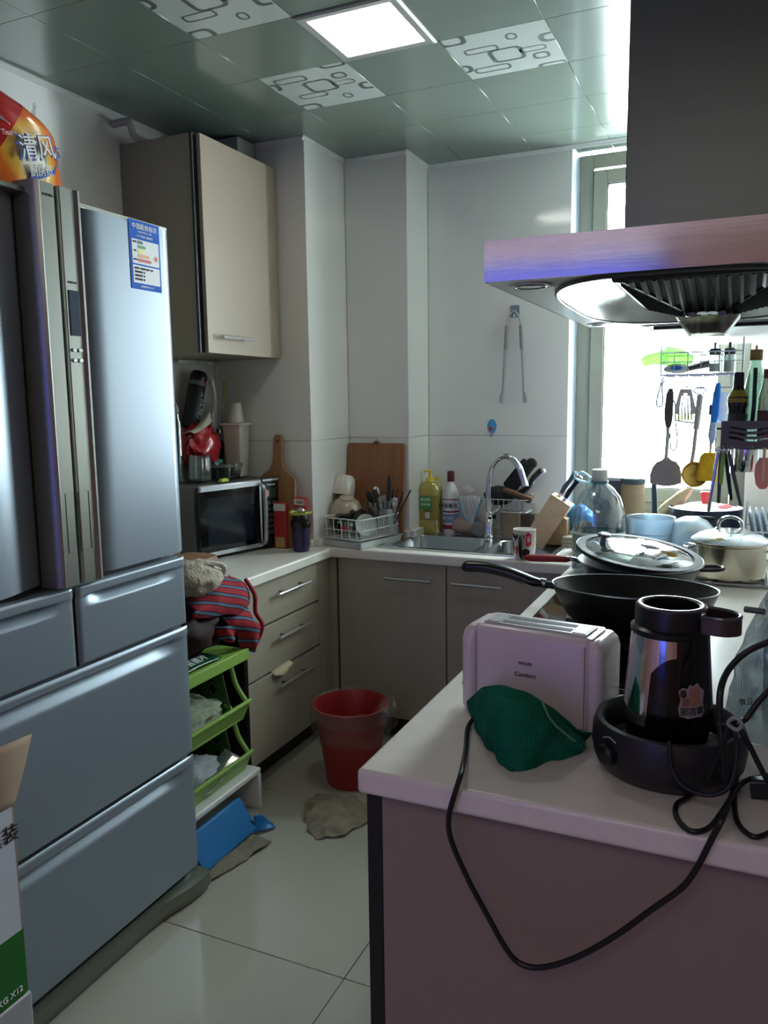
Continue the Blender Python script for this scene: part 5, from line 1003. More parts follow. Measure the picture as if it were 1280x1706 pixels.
P(thing('plastic_box', 'shallow clear box under the upturned frosted bowl', 'box', (-.172, 3.19, C)), 'box_body', G().loft([rr(0, 0, .085, .08, .01, 0), rr(0, 0, .09, .085, .01, .048)]), film('frosted2', (200, 210, 214), .8, .2, .6))
rp_ = thing('casserole', 'wide blue black casserole with white and red lid by the window', 'pot', (-.135, 3.47, C+.02))
P(rp_, 'pot_body', G().lathe([(.0, 0), (.125, 0), (.135, .01), (.140, .170), (.143, .176), (.138, .177), (.132, .165), (.12, .01), (.0, .006)], 0, 0, 56, False, False), M('casserole_blue', (22, 34, 56), .3, 0, .06))
P(rp_, 'lid', G().lathe([(.134, .166), (.12, .176), (.06, .190), (.001, .193)], 0, 0, 56, True, False), M('lid_pale', (232, 205, 210), .3, 0, .03))
P(rp_, 'lid_ring', G().lathe([(.098, .1835), (.085, .1865), (.070, .1895)], 0, 0, 40, False, False, -.9, .7), redink)
P(rp_, 'knob', G().lathe([(.012, .190), (.016, .20), (.019, .235), (.016, .240)], -.004, 0, 24), M('knob_red', (226, 70, 76), .35))
for s in (-1, 1): P(rp_, 'side_handle', G().tube(cr([(-.035, s*.138, .15), (-.03, s*.165, .155), (.03, s*.165, .155), (.035, s*.138, .15)], 4), .006, 8), blackm)
# knives / tools standing behind, leather glove shape
one('oven_glove', 'cream oven glove lying over the things behind the canister', 'glove', G().ball((0, 0, 0), (.030, .03, .115), 18, .16, 2.2, 3).xf(Matrix.Rotation(.75, 4, 'Y')), M('glove_cream', (170, 160, 130), .8, 0, .1, 20), (-.275, 3.52, 1.045), sm=60)
t = thing('kitchen_knife', 'blue black handled knife standing in front of the window', 'knife', (-.318, 3.40, .88), (0, math.radians(-3), 0)); P(t, 'handle', G().box(-.010, .010, -.008, .008, .10, .30), M('handle_navy', (20, 44, 70), .35), bev=.004); P(t, 'blade', G().box(-.014, .014, -.001, .001, 0, .10), steel)
one('jar', 'small round jar with pale blue lid right of the canister', 'jar', G().lathe([(.03, 0), (.034, .004), (.034, .13), (.036, .132), (.036, .15), (.03, .154)], 0, 0, 28), M('jar_blue', (150, 190, 214), .35, 0, .1), (-.355, 3.47, C))

# ================================================================ HANGING RACK UNDER THE CABINET
rk = thing('hanging_rack', 'chrome wire basket hanging under the white wall cabinet', 'rack', (-.165, 3.12, 1.60))
RX0, RX1, RY0, RY1 = -.285, -.02, 3.02, 3.26; crw = M('rack_wire', (170, 176, 182), .3, .8)
def rw(pts, r=.0018, cl=False, nm='wire'): return P(rk, nm, G().tube(pts, r, 6, cl), crw, world=True)
lp = lambda z, i=0: [(RX0+i, RY0+i, z), (RX1-i, RY0+i, z), (RX1-i, RY1-i, z), (RX0+i, RY1-i, z)]
rw(lp(1.655), .0025, True, 'top_rim'); rw(lp(1.622), .0018, True, 'middle_rim'); rw(lp(1.578), .003, True, 'base_rim')
for i in range(7):
    x = RX0+(RX1-RX0)*i/6; rw([(x, RY0, 1.655), (x, RY0, 1.578), (x, RY1, 1.578), (x, RY1, 1.655)])
for y in (3.08, 3.14, 3.20): rw([(RX0, y, 1.655), (RX0, y, 1.578), (RX1, y, 1.578), (RX1, y, 1.655)])
for x in (RX0, RX1):
    for y in (RY0, RY1): rw([(x, y, 1.578), (x, y, 1.700)], .0025, False, 'hanger')
rw([(RX0+.02, RY0, 1.538), (RX1, RY0, 1.530)], .0018, False, 'hook_rail')
for x in (-.255, -.195, -.150, -.100, -.055): rw(cr([(x, RY0, 1.578), (x, RY0-.002, 1.55), (x, RY0-.006, 1.532), (x, RY0-.014, 1.526), (x, RY0-.018, 1.534)], 3), .0016, False, 'hook')
# contents of the basket
cp_ = one('snack_bag', 'bright green and orange snack bag sticking out of the hanging basket', 'snack bag', G().surf([[(-.075, 0, .01), (-.03, 0, .03), (.03, 0, .04), (.09, 0, .015)], [(-.08, -.01, .0), (-.03, -.03, .012), (.03, -.03, .015), (.095, -.01, .0)], [(-.07, 0, -.02), (-.03, -.01, -.02), (.03, 0, -.02), (.09, 0, -.02)]], 18, 12, .004, 30), film('snack_green', (176, 222, 140), .9, .25, .68), (-.275, 3.06, 1.635), solid=.004)
t = thing('snack_packet', 'white and blue packet low in the hanging basket', 'packet', (-.235, 3.08, 1.585)); P(t, 'packet', G().ball((0, 0, .016), (.045, .03, .018), 14, .15, 2, 4), M('packet_white', (196, 202, 206), .35)); P(t, 'print', G().prism([(.02*cos(a*pi/5), .018+.008*sin(a*pi/5)) for a in range(10)], -.032, -.030, 'y'), blueink, sm=0)
one('sauce_packet', 'black flat packet lying in the hanging basket', 'packet', G().surf([[(-.05, -.03, .0), (0, -.035, .012), (.055, -.03, .03)], [(-.05, 0, .01), (0, 0, .022), (.055, 0, .035)], [(-.05, .03, .0), (0, .03, .01), (.055, .03, .02)]], 12, 8), M('packet_black', (34, 34, 38), .3), (-.185, 3.10, 1.590), solid=.012)
for k, x in enumerate((-.112, -.064)):
    t = thing('spice_jar', ('clear spice jar with black lid, nearer the snack bag in the hanging basket', 'clear spice jar with black lid, right of its twin in the hanging basket')[k], 'spice jar', (x, 3.09, 1.584))
    P(t, 'jar_wall', G().lathe([(.018, 0), (.021, .003), (.021, .055), (.017, .062), (.017, .066), (.015, .066), (.019, .055), (.019, .006)], 0, 0, 24), glass); P(t, 'lid', G().lathe([(.018, .062), (.0195, .064), (.0195, .082), (.012, .086)], 0, 0, 24), black); P(t, 'lid_loop', G().box(-.004, .004, -.003, .003, .085, .105), blackm); P(t, 'spice', G().lathe([(.017, .004), (.017, .032+.01*k)], 0, 0, 20), M('spice_salt', (214, 210, 196), .8))
# ---- utensils
uy = RY0-.012
def ut(nm, lab, u, v): p = aty(u, v, uy); return thing(nm, lab, nm.replace('_', ' '), p)
PX = uy/ FPX*1.0
s_ = uy/FPX*.93   # metres per photo pixel at the rack
def u2(pts): return [(x*s_, y*s_, z*s_) for x, y, z in pts]
t = ut('spatula', 'grey wok spatula with dark handle hanging furthest left', 1117, 650)
P(t, 'handle', G().loft([rr(x*s_, 0, w_*s_, 3.5*s_, 2.4*s_, z*s_, 3) for x, w_, z in ((1, 3, 3), (0, 6, -6), (-1, 7, -30), (-1, 6.5, -50), (-1, 4, -62))]), M('handle_brown', (84, 76, 70), .4)); P(t, 'shaft', G().tube(u2([(-1, 0, -58), (-2, 0, -98), (-3, 0, -118)]), 3.0*s_, 8), M('utensil_steel', (190, 186, 176), .35, .4))
P(t, 'blade', G().prism([(x*s_, z*s_) for x, z in ((-5, -112), (1, -112), (6, -117), (14, -120), (20, -128), (23, -140), (23, -156), (12, -160), (-3, -162), (-18, -160), (-28, -157), (-28, -142), (-24, -129), (-18, -121), (-9, -117))], -.004, .004, 'y'), M('blade_grey', (172, 164, 150), .4, .3), bev=.002)
t = ut('slotted_brush', 'white slotted brush with green bristle tips hanging second from left', 1143, 650)
P(t, 'body', G().grid(lambda a, b: (s_*((a-.5)*(18+18*min(1, b*1.3)-3*b)), -.002, s_*(2-42*b)), 28, 28, lambda a, b: not (b > .3 and any(abs(a-q) < .030 for q in (.28, .43, .57, .72))) and not (abs(a-.5) < .10 and .18 < b < .26)), M('brush_white', (206, 202, 196), .4), solid=.004, sm=0)
for k in range(5): P(t, 'bristle', G().box(s_*(-11+5*k), s_*(-8+5*k), -.003, .003, s_*-50, s_*-36), M('bristle_lime', (170, 205, 50), .6))
P(t, 'loop', G().tube(cr(u2([(10, 0, -32), (20, 0, -44), (18, 0, -54), (-12, 0, -50), (-14, 0, -46)]), 4), 1.4*s_, 6), MATS['brush_white'])
t = ut('ladle', 'steel ladle with golden bowl hanging in the middle of the rack', 1167, 656)
P(t, 'handle', G().tube(u2([(0, 0, -2), (-2, 0, -30), (-4, 0, -58)]), 5.0*s_, 12), M('utensil_steel2', (196, 190, 178), .3, .5)); P(t, 'shaft', G().tube(cr(u2([(-4, 0, -58), (-7, 0, -100), (-10, -1, -118)]), 4), 3.2*s_, 8), MATS['utensil_steel'])
P(t, 'loop', G().tube(cr(u2([(0, 0, -2), (-10, 0, 4), (-6, 0, 9), (6, 0, 9), (8, 0, 4), (0, 0, -2)]), 3), 1.2*s_, 6), steel)
P(t, 'bowl', G().lathe([(.0, 0), (12*s_, 1.5*s_), (19*s_, 7*s_), (21.5*s_, 15*s_), (20*s_, 15*s_), (17*s_, 8*s_), (.0, 2*s_)], 0, 0, 36, False, False).xf(Matrix.Translation((-4*s_, -.012, -134*s_)) @ Matrix.Rotation(math.radians(78), 4, 'X') @ Matrix.Rotation(.25, 4, 'Y') @ Matrix.Translation((0, 0, -9*s_))), M('gold_steel', (214, 176, 80), .25, .5, .1, 10))
t = ut('bottle_brush', 'blue handled brush with yellow sponge head hanging on the rack', 1197, 640)
P(t, 'handle', G().loft([rr(x*s_, 0, w_*s_, 4*s_, 3*s_, z*s_, 3) for x, w_, z in ((0, 3, 2), (0, 4.5, -4), (-1, 5.5, -14), (-3, 6.2, -50), (-5, 5, -62))]), M('handle_blue', (30, 130, 230), .3)); P(t, 'grip_end', G().loft([rr(x*s_, 0, w_*s_, 4*s_, 3*s_, z*s_, 3) for x, w_, z in ((-5, 5, -62), (-6, 6.5, -84), (-6, 4, -94), (-7, 2.5, -98))]), M('grip_pale', (180, 205, 235), .3)); P(t, 'shaft', G().tube(u2([(-7, 0, -96), (-9, 0, -138)]), 2.2*s_, 8), M('shaft_pale', (205, 196, 190), .4))
P(t, 'sponge_head', G().loft([rr(x*s_, 0, w_*s_, 9*s_, 7*s_, z*s_, 4) for x, w_, z in ((-8, 10, -112), (-8, 15, -118), (-10, 17, -140), (-11, 18, -156), (-11, 16, -159))]), M('sponge_yellow', (236, 190, 40), .9, 0, .08, 40, bump=.5, bs=90), sm=60)
t = ut('strap', 'pale blue wrist strap looped from the left end of the basket', 1106, 632); P(t, 'loop', G().tube(cr(u2([(0, 0, 4), (-4, 0, -8), (-10, 0, -38), (-6, 0, -46), (0, 0, -38), (-2, 0, -12), (2, 0, 0)]), 5), 1.3*s_, 6), M('strap_blue', (130, 150, 200), .6))
t = ut('strap', 'thin green strap hanging beside the spatula handle', 1127, 672); P(t, 'loop', G().tube(cr(u2([(-8, 0, 6), (-2, 0, 0), (0, 0, -30), (4, 0, -60), (0, 0, -78), (-6, 0, -74), (-8, 0, -50)]), 5), 1.2*s_, 6), M('strap_green', (110, 160, 150), .6))
t = ut('plastic_bag', 'grey transparent bag with dark label behind the blue handled brush', 1205, 660); P(t, 'bag_film', G().surf([[(-22*s_, .03, 8*s_), (0, .02, 6*s_), (14*s_, .03, 2*s_)], [(-24*s_, .02, -16*s_), (0, .01, -20*s_), (20*s_, .02, -16*s_)], [(-18*s_, .03, -36*s_), (0, .02, -44*s_), (16*s_, .03, -38*s_)]], 16, 16, .008, 30), film('bag_grey', (190, 198, 214), .8, .15, .5), solid=.002); P(t, 'label', G().box(-20*s_, -11*s_, .004, .006, -30*s_, -14*s_), M('label_slate', (60, 74, 84), .5), sm=0)

# ================================================================ WALL RACK WITH BOTTLES, RIGHT WALL
bkt = thing('bottle_rack', 'dark steel wall rack with wavy slots holding sauce bottles', 'rack', (.05, 2.60, 1.34))
bmt = M('rack_dark', (112, 104, 98), .4, .35, .05)
def wavy(a, b):
    if a < .10 or b > .92 or b < .18: return True
    return not any(abs(b-(q+.055*sin(a*11+.5))) < .040 for q in (.36, .54, .72)) or a > .92
P(bkt, 'front_plate', G().grid(lambda a, b: (-.068+.215*a, 2.60, 1.345+.083*b-(.006 if a < .02 or a > .98 else 0)*0), 90, 40, wavy), bmt, world=True, solid=.003, sm=0)
P(bkt, 'base', G().box(-.066, .155, 2.602, 2.70, 1.345, 1.348), bmt, world=True); P(bkt, 'side_plate', G().box(-.068, -.065, 2.60, 2.70, 1.345, 1.40), bmt, world=True)
P(bkt, 'side_hook', G().tube([(-.068, 2.60, 1.405), (-.082, 2.598, 1.405)], .003, 8), black, world=True)
for x in (-.060, -.037, .02): P(bkt, 'rivet', G().lathe([(.003, 0), (.002, .002)], 0, 0, 10).xf(Matrix.Translation((x, 2.5985, 1.352)) @ Matrix.Rotation(pi/2, 4, 'X')), steel, world=True)
def bott(lab, x, y, prof, m, parts, z=1.3485):
    t = thing('sauce_bottle', lab, 'bottle', (x, y, z)); P(t, 'bottle_body', G().lathe(prof, 0, 0, 32, True, False), m)
    for nm, pf, mm in parts: P(t, nm, G().lathe(pf, 0, 0, 32, True, True), mm)
    return t
soyg = M('soy_glass', (22, 24, 20), .1, 0, .05, coat=.4)
t = bott('dark soy sauce bottle with black cap and gold neck, leftmost in the wall rack', -.026, 2.655, [(.024, 0), (.027, .004), (.027, .115), (.030, .125), (.029, .150), (.018, .170), (.012, .19)], soyg, [('neck_foil', [(.0305, .134), (.0285, .152), (.018, .170), (.0135, .182), (.012, .184)], M('gold_foil', (150, 132, 50), .35, .4)), ('cap', [(.0145, .182), (.0150, .184), (.0145, .222), (.012, .224)], black)])
P(t, 'label', G().lathe([(.0275, .03), (.0275, .10)], 0, 0, 32, False, False), M('label_dark', (70, 70, 62), .5))
t = bott('tall clear oil bottle with tan cap behind the soy sauce', .018, 2.672, [(.026, 0), (.029, .004), (.029, .17), (.022, .215), (.015, .245), (.015, .262)], film('oil_glass', (196, 222, 210), .84, .05), [('cap', [(.0175, .258), (.018, .260), (.018, .288), (.016, .290)], M('cap_tan', (140, 104, 60), .45)), ('pourer', [(.003, .29), (.003, .302)], M('cap_tan', (0, 0, 0)))])
P(t, 'dark_strip', G().tube(cr([(-.004, -.028, .06), (.0, -.030, .12), (.0, -.024, .19), (.0, -.017, .235)], 4), .006, 8), M('strip_green', (20, 48, 42), .4))
t = bott('glass vinegar bottle with brown cap nearest the camera in the wall rack', .058, 2.63, [(.026, 0), (.029, .004), (.030, .12), (.028, .155), (.018, .195), (.016, .205)], film('vinegar_glass', (190, 196, 176), .82, .05, .25), [('cap', [(.018, .203), (.0185, .205), (.0185, .228), (.017, .230)], M('cap_brown', (92, 62, 44), .45))])
P(t, 'label', G().lathe([(.0302, .03), (.0302, .11)], 0, 0, 32, False, False), M('label_maroon', (96, 62, 60), .5))
cy_ = thing('cutlery_cup', 'polished steel cutlery cup hanging below the wavy wall rack', 'cup', (.004, 2.64, 1.275)); P(cy_, 'cup', G().lathe([(.0, .002), (.032, 0), (.034, .003), (.034, .068), (.032, .068), (.031, .006), (.0, .004)], 0, 0, 36, False, False), chrome); P(cy_, 'hook', G().tube([(.0, .034, .066), (0, .04, .0705)], .003, 6), steel)
# bunch of tools under the rack
tx_ = aty(1203, 752, 2.66)
for k, (dx, rot, ln, m_, lab) in enumerate(((-.010, 6, .19, steel, 'steel whisk handle hanging leftmost under the wall rack'), (-.002, 0, .16, M('dk_steel', (96, 98, 100), .3, .8), 'grey steel peeler hanging under the wall rack'), (.010, -9, .15, black, 'black handled shears hanging slanted under the wall rack'), (.020, -14, .17, M('dk_steel', (0, 0, 0)), 'grey tongs hanging slanted beside the black shears'), (.006, 2, .10, M('lime_tool', (150, 190, 70), .4), 'lime green peeler hanging under the wall rack'))):
    t = thing(('whisk', 'peeler', 'shears', 'tongs', 'peeler')[k], lab, ('whisk', 'peeler', 'shears', 'tongs', 'peeler')[k], (tx_.x+dx, 2.645-.006*k, 1.335), (0, math.radians(rot), 0))
    P(t, 'handle', G().loft([rr(0, 0, w_, .004, .003, -z, 3) for w_, z in ((.003, 0), (.005, .01), (.006, ln*.5), (.005, ln*.98), (.002, ln))]), m_)
    P(t, 'ring', G().tube(cr([(0, 0, 0), (.007, 0, .006), (0, 0, .014), (-.007, 0, .006)], 4, True), .0016, 6, True), steel)
pkk = thing('silicone_spatula', 'pink silicone spatula hanging at the right edge under the rack', 'spatula', (.052, 2.60, 1.30)); P(pkk, 'blade', G().loft([rr(0, 0, w_, .006, .005, z, 3) for w_, z in ((.012, .02), (.022, 0), (.024, -.03), (.019, -.06), (.008, -.072))]), M('pink_silicone', (238, 150, 138), .5)); P(pkk, 'core', G().box(-.004, .004, -.008, -.005, -.05, .05), M('cream_core', (232, 200, 160), .5))
# wire stand and dish rack in the far right corner
dk = thing('plate_rack', 'steel plate rack with clear plastic plates in the far right corner', 'plate rack', (.082, 3.42, C))
for z in (.02, .10, .125): P(dk, 'rail', G().tube([(-.066, -.10, z), (.066, -.10, z)], .003, 6), crw); P(dk, 'rail', G().tube([(-.066, .10, z), (.066, .10, z)], .003, 6), crw)
for x in (-.066, .066):
    P(dk, 'post', G().tube([(x, -.10, 0), (x, -.10, .22)], .003, 6), crw); P(dk, 'post', G().tube([(x, .10, 0), (x, .10, .22)], .003, 6), crw)
for k in range(5):
    t = thing('plastic_plate', ('leftmost clear plastic plate in the corner plate rack', 'second clear plastic plate from the left in the corner rack', 'middle clear plastic plate in the corner plate rack', 'clear plastic plate second from the right wall in the rack', 'clear plastic plate nearest the right wall in the rack')[k], 'plate', (.034+.022*k, 3.42, C+.125), (0, math.radians(78), 0), 'plates standing in the corner plate rack'); P(t, 'disc', G().lathe([(.0, 0), (.06, .0), (.085, .010), (.088, .012), (.085, .014), (.06, .004), (.0, .003)], 0, 0, 36, False, False), frm)
# ================================================================ TOASTER
tw = M('toaster_white', (222, 210, 212), .28, 0, .02, 5, coat=.2)
tr_ = math.atan2(-.035, .255)
ts = thing('toaster', 'white two slot toaster with grey lettering at the end of the counter', 'toaster', (-.362, 1.555, C+.001), (0, 0, tr_))
TW, TD, TH = .143, .062, .186
def tprof(hx, hy, z, r=.026): return rr(0, 0, hx, hy, r, z, 6)
P(ts, 'body', G().loft([tprof(TW-.024, TD-.002, .010, .02), tprof(TW-.022, TD, .016, .02), tprof(TW-.022, TD, TH-.016, .02), tprof(TW-.022, TD-.004, TH-.006, .018), tprof(TW-.022, TD-.012, TH, .012)]), tw, sm=50)
for s in (-1, 1):
    g = G().loft([rr(s*(TW-.012), 0, .014, TD-.000, .013, .006, 6), rr(s*(TW-.012), 0, .017, TD+.003, .016, .014, 6), rr(s*(TW-.012), 0, .017, TD+.003, .016, TH-.030, 6), rr(s*(TW-.014), 0, .015, TD-.002, .014, TH-.014, 6), rr(s*(TW-.018), 0, .010, TD-.012, .009, TH-.004, 6)])
    P(ts, 'end_cap', g, tw, sm=50)
P(ts, 'base', G().loft([tprof(TW-.02, TD-.006, .0, .02), tprof(TW-.02, TD-.006, .012, .02)]), M('toaster_grey', (150, 146, 148), .5))
tt = P(ts, 'top_plate', G().box(-.108, .108, -.036, .036, TH-.001, TH+.0035), M('toaster_top', (196, 194, 196), .3, .3), bev=.002)
for y in (-.016, .016): P(tt, 'slot', G().box(-.072, .072, y-.009, y+.009, TH+.003, TH+.0042), M('slot_dark', (24, 24, 24), .7), sm=0)
for x in (-.090, .090):
    for k in range(6): P(tt, 'vent_louvre', G().box(x-.013, x+.013, -.029+.0105*k, -.023+.0105*k, TH+.003, TH+.0050), alu, sm=0)
P(ts, 'lever', G().loft([rr(-TW-.012, -.004, .014, .013, .008, .030, 3), rr(-TW-.012, -.004, .016, .015, .009, .040, 3), rr(-TW-.010, -.004, .012, .013, .008, .048, 3)]), tw)
for s in (-1, 1): P(ts, 'seam', G().tube([(s*(TW-.030), -TD-.0002, .014), (s*(TW-.030), -TD-.0002, TH-.012)], .0007, 5), M('seam_grey', (120, 112, 116), .6))
gi = M('grey_print', (70, 66, 72), .5)
text(ts, 'lettering', 'PHILIPS', .0088, gi, (-.006, -TD-.0012, .122), (1, 0, 0), (0, 0, 1), world=False); text(ts, 'lettering', 'Comfort', .0125, gi, (-.006, -TD-.0012, .099), (1, 0, 0), (.15, 0, 1), world=False)
# ================================================================ GREEN TOWEL
tg_ = M('towel_green', (26, 112, 86), 1.0, 0, .25, 18, bump=1.0, bs=220, spec=.1)
tow = thing('towel', 'crumpled green microfibre towel leaning against the toaster front', 'towel', (-.36, 1.42, C))
def TWp(u, v, z): q = atz(u, v, z); return (q.x, q.y, q.z)
ctrl = [[TWp(780, 1168, .905), TWp(815, 1146, .955), TWp(860, 1150, .962), TWp(905, 1172, .945), TWp(935, 1200, .915), TWp(962, 1226, .885)],
        [TWp(779, 1184, .885), TWp(818, 1172, .950), TWp(862, 1178, .955), TWp(905, 1196, .940), TWp(940, 1218, .912), TWp(970, 1242, .878)],
        [TWp(788, 1206, .870), TWp(822, 1206, .930), TWp(862, 1212, .935), TWp(900, 1220, .925), TWp(935, 1234, .900), TWp(966, 1250, .868)],
        [TWp(805, 1235, .866), TWp(832, 1240, .905), TWp(868, 1244, .905), TWp(900, 1244, .895), TWp(930, 1250, .880), TWp(955, 1256, .865)],
        [TWp(826, 1262, .863), TWp(842, 1268, .872), TWp(870, 1272, .874), TWp(898, 1266, .870), TWp(920, 1264, .866), TWp(940, 1262, .863)],
        [TWp(846, 1284, .862), TWp(852, 1285, .862), TWp(868, 1283, .862), TWp(885, 1278, .862), TWp(902, 1272, .862), TWp(922, 1266, .862)]]
P(tow, 'cloth', G().surf(ctrl, 60, 60, .0085, 21, 3), tg_, world=True, solid=.005, sm=80)
P(tow, 'back_fold', G().surf([[TWp(800, 1160, .93), TWp(860, 1152, .955), TWp(910, 1176, .935), TWp(960, 1215, .900), TWp(985, 1222, .880)], [TWp(800, 1165, .90), TWp(860, 1165, .92), TWp(915, 1190, .91), TWp(962, 1222, .885), TWp(980, 1228, .868)], [TWp(800, 1175, .862), TWp(860, 1185, .862), TWp(915, 1205, .862), TWp(955, 1232, .862), TWp(975, 1236, .862)]], 30, 20, .004, 30, 8), tg_, world=True, solid=.004, sm=80)
P(tow, 'hem', G().tube([Vector(TWp(u, v, z))+Vector((0, -.003, .003)) for u, v, z in ((905, 1172, .947), (915, 1196, .937), (928, 1212, .922), (948, 1228, .900), (968, 1244, .876), (962, 1252, .866))], .0022, 6), M('towel_hem', (96, 150, 112), .9), world=True)

# ================================================================ HOT POT BASE AND JUG
KX, KY = -.100, 1.405
hb2 = thing('hot_pot_base', 'round black electric cooker base with angled knob at the counter end', 'cooker base', (KX, KY, C+.001))
hpm = M('cooker_black', (30, 31, 34), .42, 0, .06, 6)
P(hb2, 'basin', G().lathe([(.0, .006), (.095, .0), (.112, .004), (.124, .022), (.128, .045), (.127, .072), (.121, .088), (.114, .090), (.108, .082), (.104, .052), (.092, .040), (.0, .038)], 0, 0, 72, False, False), hpm, sm=50)
P(hb2, 'inner_bowl', G().lathe([(.1085, .083), (.1045, .053), (.0925, .0415), (.0, .0395)], 0, 0, 64, False, False), M('bowl_shiny', (18, 19, 22), .1, .3, .05), sm=50)
a = math.radians(228); kd = Vector((cos(a), sin(a), 0))
P(hb2, 'knob', G().lathe([(.017, -.004), (.019, .0), (.018, .014), (.015, .017), (.001, .018)], 0, 0, 28).xf(Matrix.Translation(kd*.125+Vector((0, 0, .048))) @ kd.to_track_quat('Z', 'Y').to_matrix().to_4x4()), M('knob_black', (22, 22, 24), .3))
P(hb2, 'knob_mark', G().tube(cr([kd*.1275+Vector((kd.y*-.016, kd.x*.016, .072)), kd*.1285+Vector((0, 0, .077)), kd*.1275+Vector((kd.y*.016, kd.x*-.016, .070))], 3), .0012, 5), M('mark_grey', (170, 172, 170), .5))
for k in range(3): b_ = 2*pi*k/3+.5; P(hb2, 'foot', G().lathe([(.010, -.0005), (.010, .006)], .09*cos(b_), .09*sin(b_), 14), rubber)
JX, JY, JZ = -.104, 1.425, C+.042
jg = thing('jug', 'tall black jug with a mirror steel side standing in the cooker base', 'jug', (JX, JY, JZ))
jb = M('jug_black', (12, 12, 13), .16, 0, .03, 6)
jp = [(.0, .0), (.064, .0), (.068, .004), (.069, .020), (.0755, .034), (.076, .040), (.064, .198), (.0625, .204)]
P(jg, 'jug_body', G().lathe(jp, 0, 0, 72, False, True), jb, sm=40)
def prow(z):
    e = 284 if z > .168 else (250+34*(1-((.168-z)/.030)**.5 if z > .138 else 0) if z > .138 else 250-4*(.138-z)/.1)
    return [jpt(176+(e-176)*k/24, z, .0006) for k in range(25)]
def jpt(ang, z, o=.0008): r = .076-(z-.04)*.0765+o; t = math.radians(ang); return (r*cos(t), r*sin(t), z)
P(jg, 'steel_panel', G().loft([prow(.044+.152*k/60) for k in range(61)], False, False, False), chrome, sm=60, label='mirror polished steel panel')
P(jg, 'collar', G().lathe([(.0635, .196), (.0665, .199), (.0665, .206), (.060, .210), (.0595, .240), (.058, .244), (.052, .246), (.0465, .244), (.0465, .21), (.0, .20)], 0, 0, 64, False, False), black, sm=40)
P(jg, 'top_ring', G().lathe([(.0475, .2445), (.0500, .2468), (.0560, .2462), (.0585, .2435)], 0, 0, 64, False, False), M('ring_grey', (88, 90, 96), .25, .3), sm=50)
# strap handle loop to the right at the collar
lp_ = [(.050, -.034), (.085, -.040), (.108, -.026), (.112, -.002), (.098, .020), (.070, .034), (.045, .038)]
q = cr([(x, y, 0) for x, y in lp_], 6)
P(jg, 'handle_band', G().loft([[p+Vector((0, 0, .206)), p+Vector((0, 0, .234)), p*.955+Vector((0, 0, .234)), p*.955+Vector((0, 0, .206))] for p in q]), M('band_bronze', (96, 84, 76), .3, .7), sm=50)
P(jg, 'handle_rim', G().tube([p*.978+Vector((0, 0, .235)) for p in q], .0035, 8), M('ring_grey', (0, 0, 0)))
P(jg, 'spout_lid', G().loft([rr(.066, -.002, .034, .030, .024, .208, 5), rr(.066, -.002, .034, .030, .024, .212, 5)]), black)
P(jg, 'rivet', G().ball((.052, -.030, .238), .005, 8), chrome, sm=60)
# sticker on the jug, bears no known figure
def jpt(ang, z, o=.0008): r = .076-(z-.04)*.0765+o; t = math.radians(ang); return (r*cos(t), r*sin(t), z)
def patch(nm, par, outline, m, o): 
    g = G(); ca = sum(p[0] for p in outline)/len(outline); cz = sum(p[1] for p in outline)/len(outline); n = len(outline)
    g.v = [jpt(ca, cz, o)]+[jpt(ca+(a_-ca)*.5, cz+(z_-cz)*.5, o) for a_, z_ in outline]+[jpt(a_, z_, o) for a_, z_ in outline]
    g.f = [(0, i+1, (i+1) % n+1) for i in range(n)]+[(i+1, n+i+1, n+(i+1) % n+1, (i+1) % n+1) for i in range(n)]
    return P(par, nm, g, m, sm=0)
S0, SZ = 306, .098
def so(pts): return [(S0+a_, SZ+z_) for a_, z_ in pts]
stk = patch('sticker', jg, so([(-19, -.014), (-17, -.026), (-6, -.031), (6, -.029), (14, -.030), (19, -.022), (17, -.004), (20, .014), (13, .020), (8, .029), (1, .024), (-4, .027), (-7, .020), (-14, .022), (-19, .016), (-16, .002)]), M('sticker_pale', (160, 150, 146), .4), .0012)
patch('sticker_shape', stk, so([(-16, .018), (-9, .018), (-8, .008), (-12, .004), (-17, .008)]), M('sticker_brown', (60, 34, 32), .5), .0018)
patch('sticker_shape', stk, so([(-14, .004), (-4, .004), (-4, -.009), (-14, -.009)]), M('sticker_tan', (140, 96, 80), .5), .0018)
patch('sticker_shape', stk, so([(-4, .022), (8, .024), (12, .010), (10, -.010), (-2, -.009), (-5, .006)]), M('sticker_rose', (166, 116, 100), .5), .0018)
for k, ch_ in enumerate('那吉事'):
    a_ = S0-11+11*k; p = Vector(jpt(a_, SZ-.019, .0022)); t_ = math.radians(a_)
    text(stk, 'lettering', ch_, .016, ink, p, (-sin(t_), cos(t_), 0), (0, 0, 1), world=False, th=.0002)

# ================================================================ CORDS
def cord(nm, lab, pts, r, parts=None):
    return one(nm, lab, 'cord', G().tube(cr(pts, 8), r, 10), rubber)
Y = 1.172
q = lambda u, v, y=Y: tuple(aty(u, v, y)); z_ = lambda u, v, z=C+.006: tuple(atz(u, v, z))
tc_ = one('power_cord', 'black toaster cord hanging over the counter end in a long loop', G().tube(cr([z_(800, 1190, C+.012), z_(787, 1200, C+.010), z_(779, 1215, C+.008), z_(776, 1250, C+.006), q(768, 1290, 1.178), q(757, 1325), q(748, 1362), q(752, 1400), q(780, 1465), q(815, 1530), q(840, 1575), q(862, 1602), q(892, 1612), q(930, 1606), q(975, 1588), q(1030, 1556), q(1085, 1516), q(1135, 1480), q(1160, 1448), q(1185, 1400), q(1205, 1362, 1.176), z_(1215, 1338, C+.012), z_(1222, 1318, C+.020), z_(1218, 1296, C+.026)], 8), .0046, 10), rubber) if False else None
t = thing('power_cord', 'black toaster cord hanging over the counter end in a long loop', 'cord', (-.45, 1.2, C))
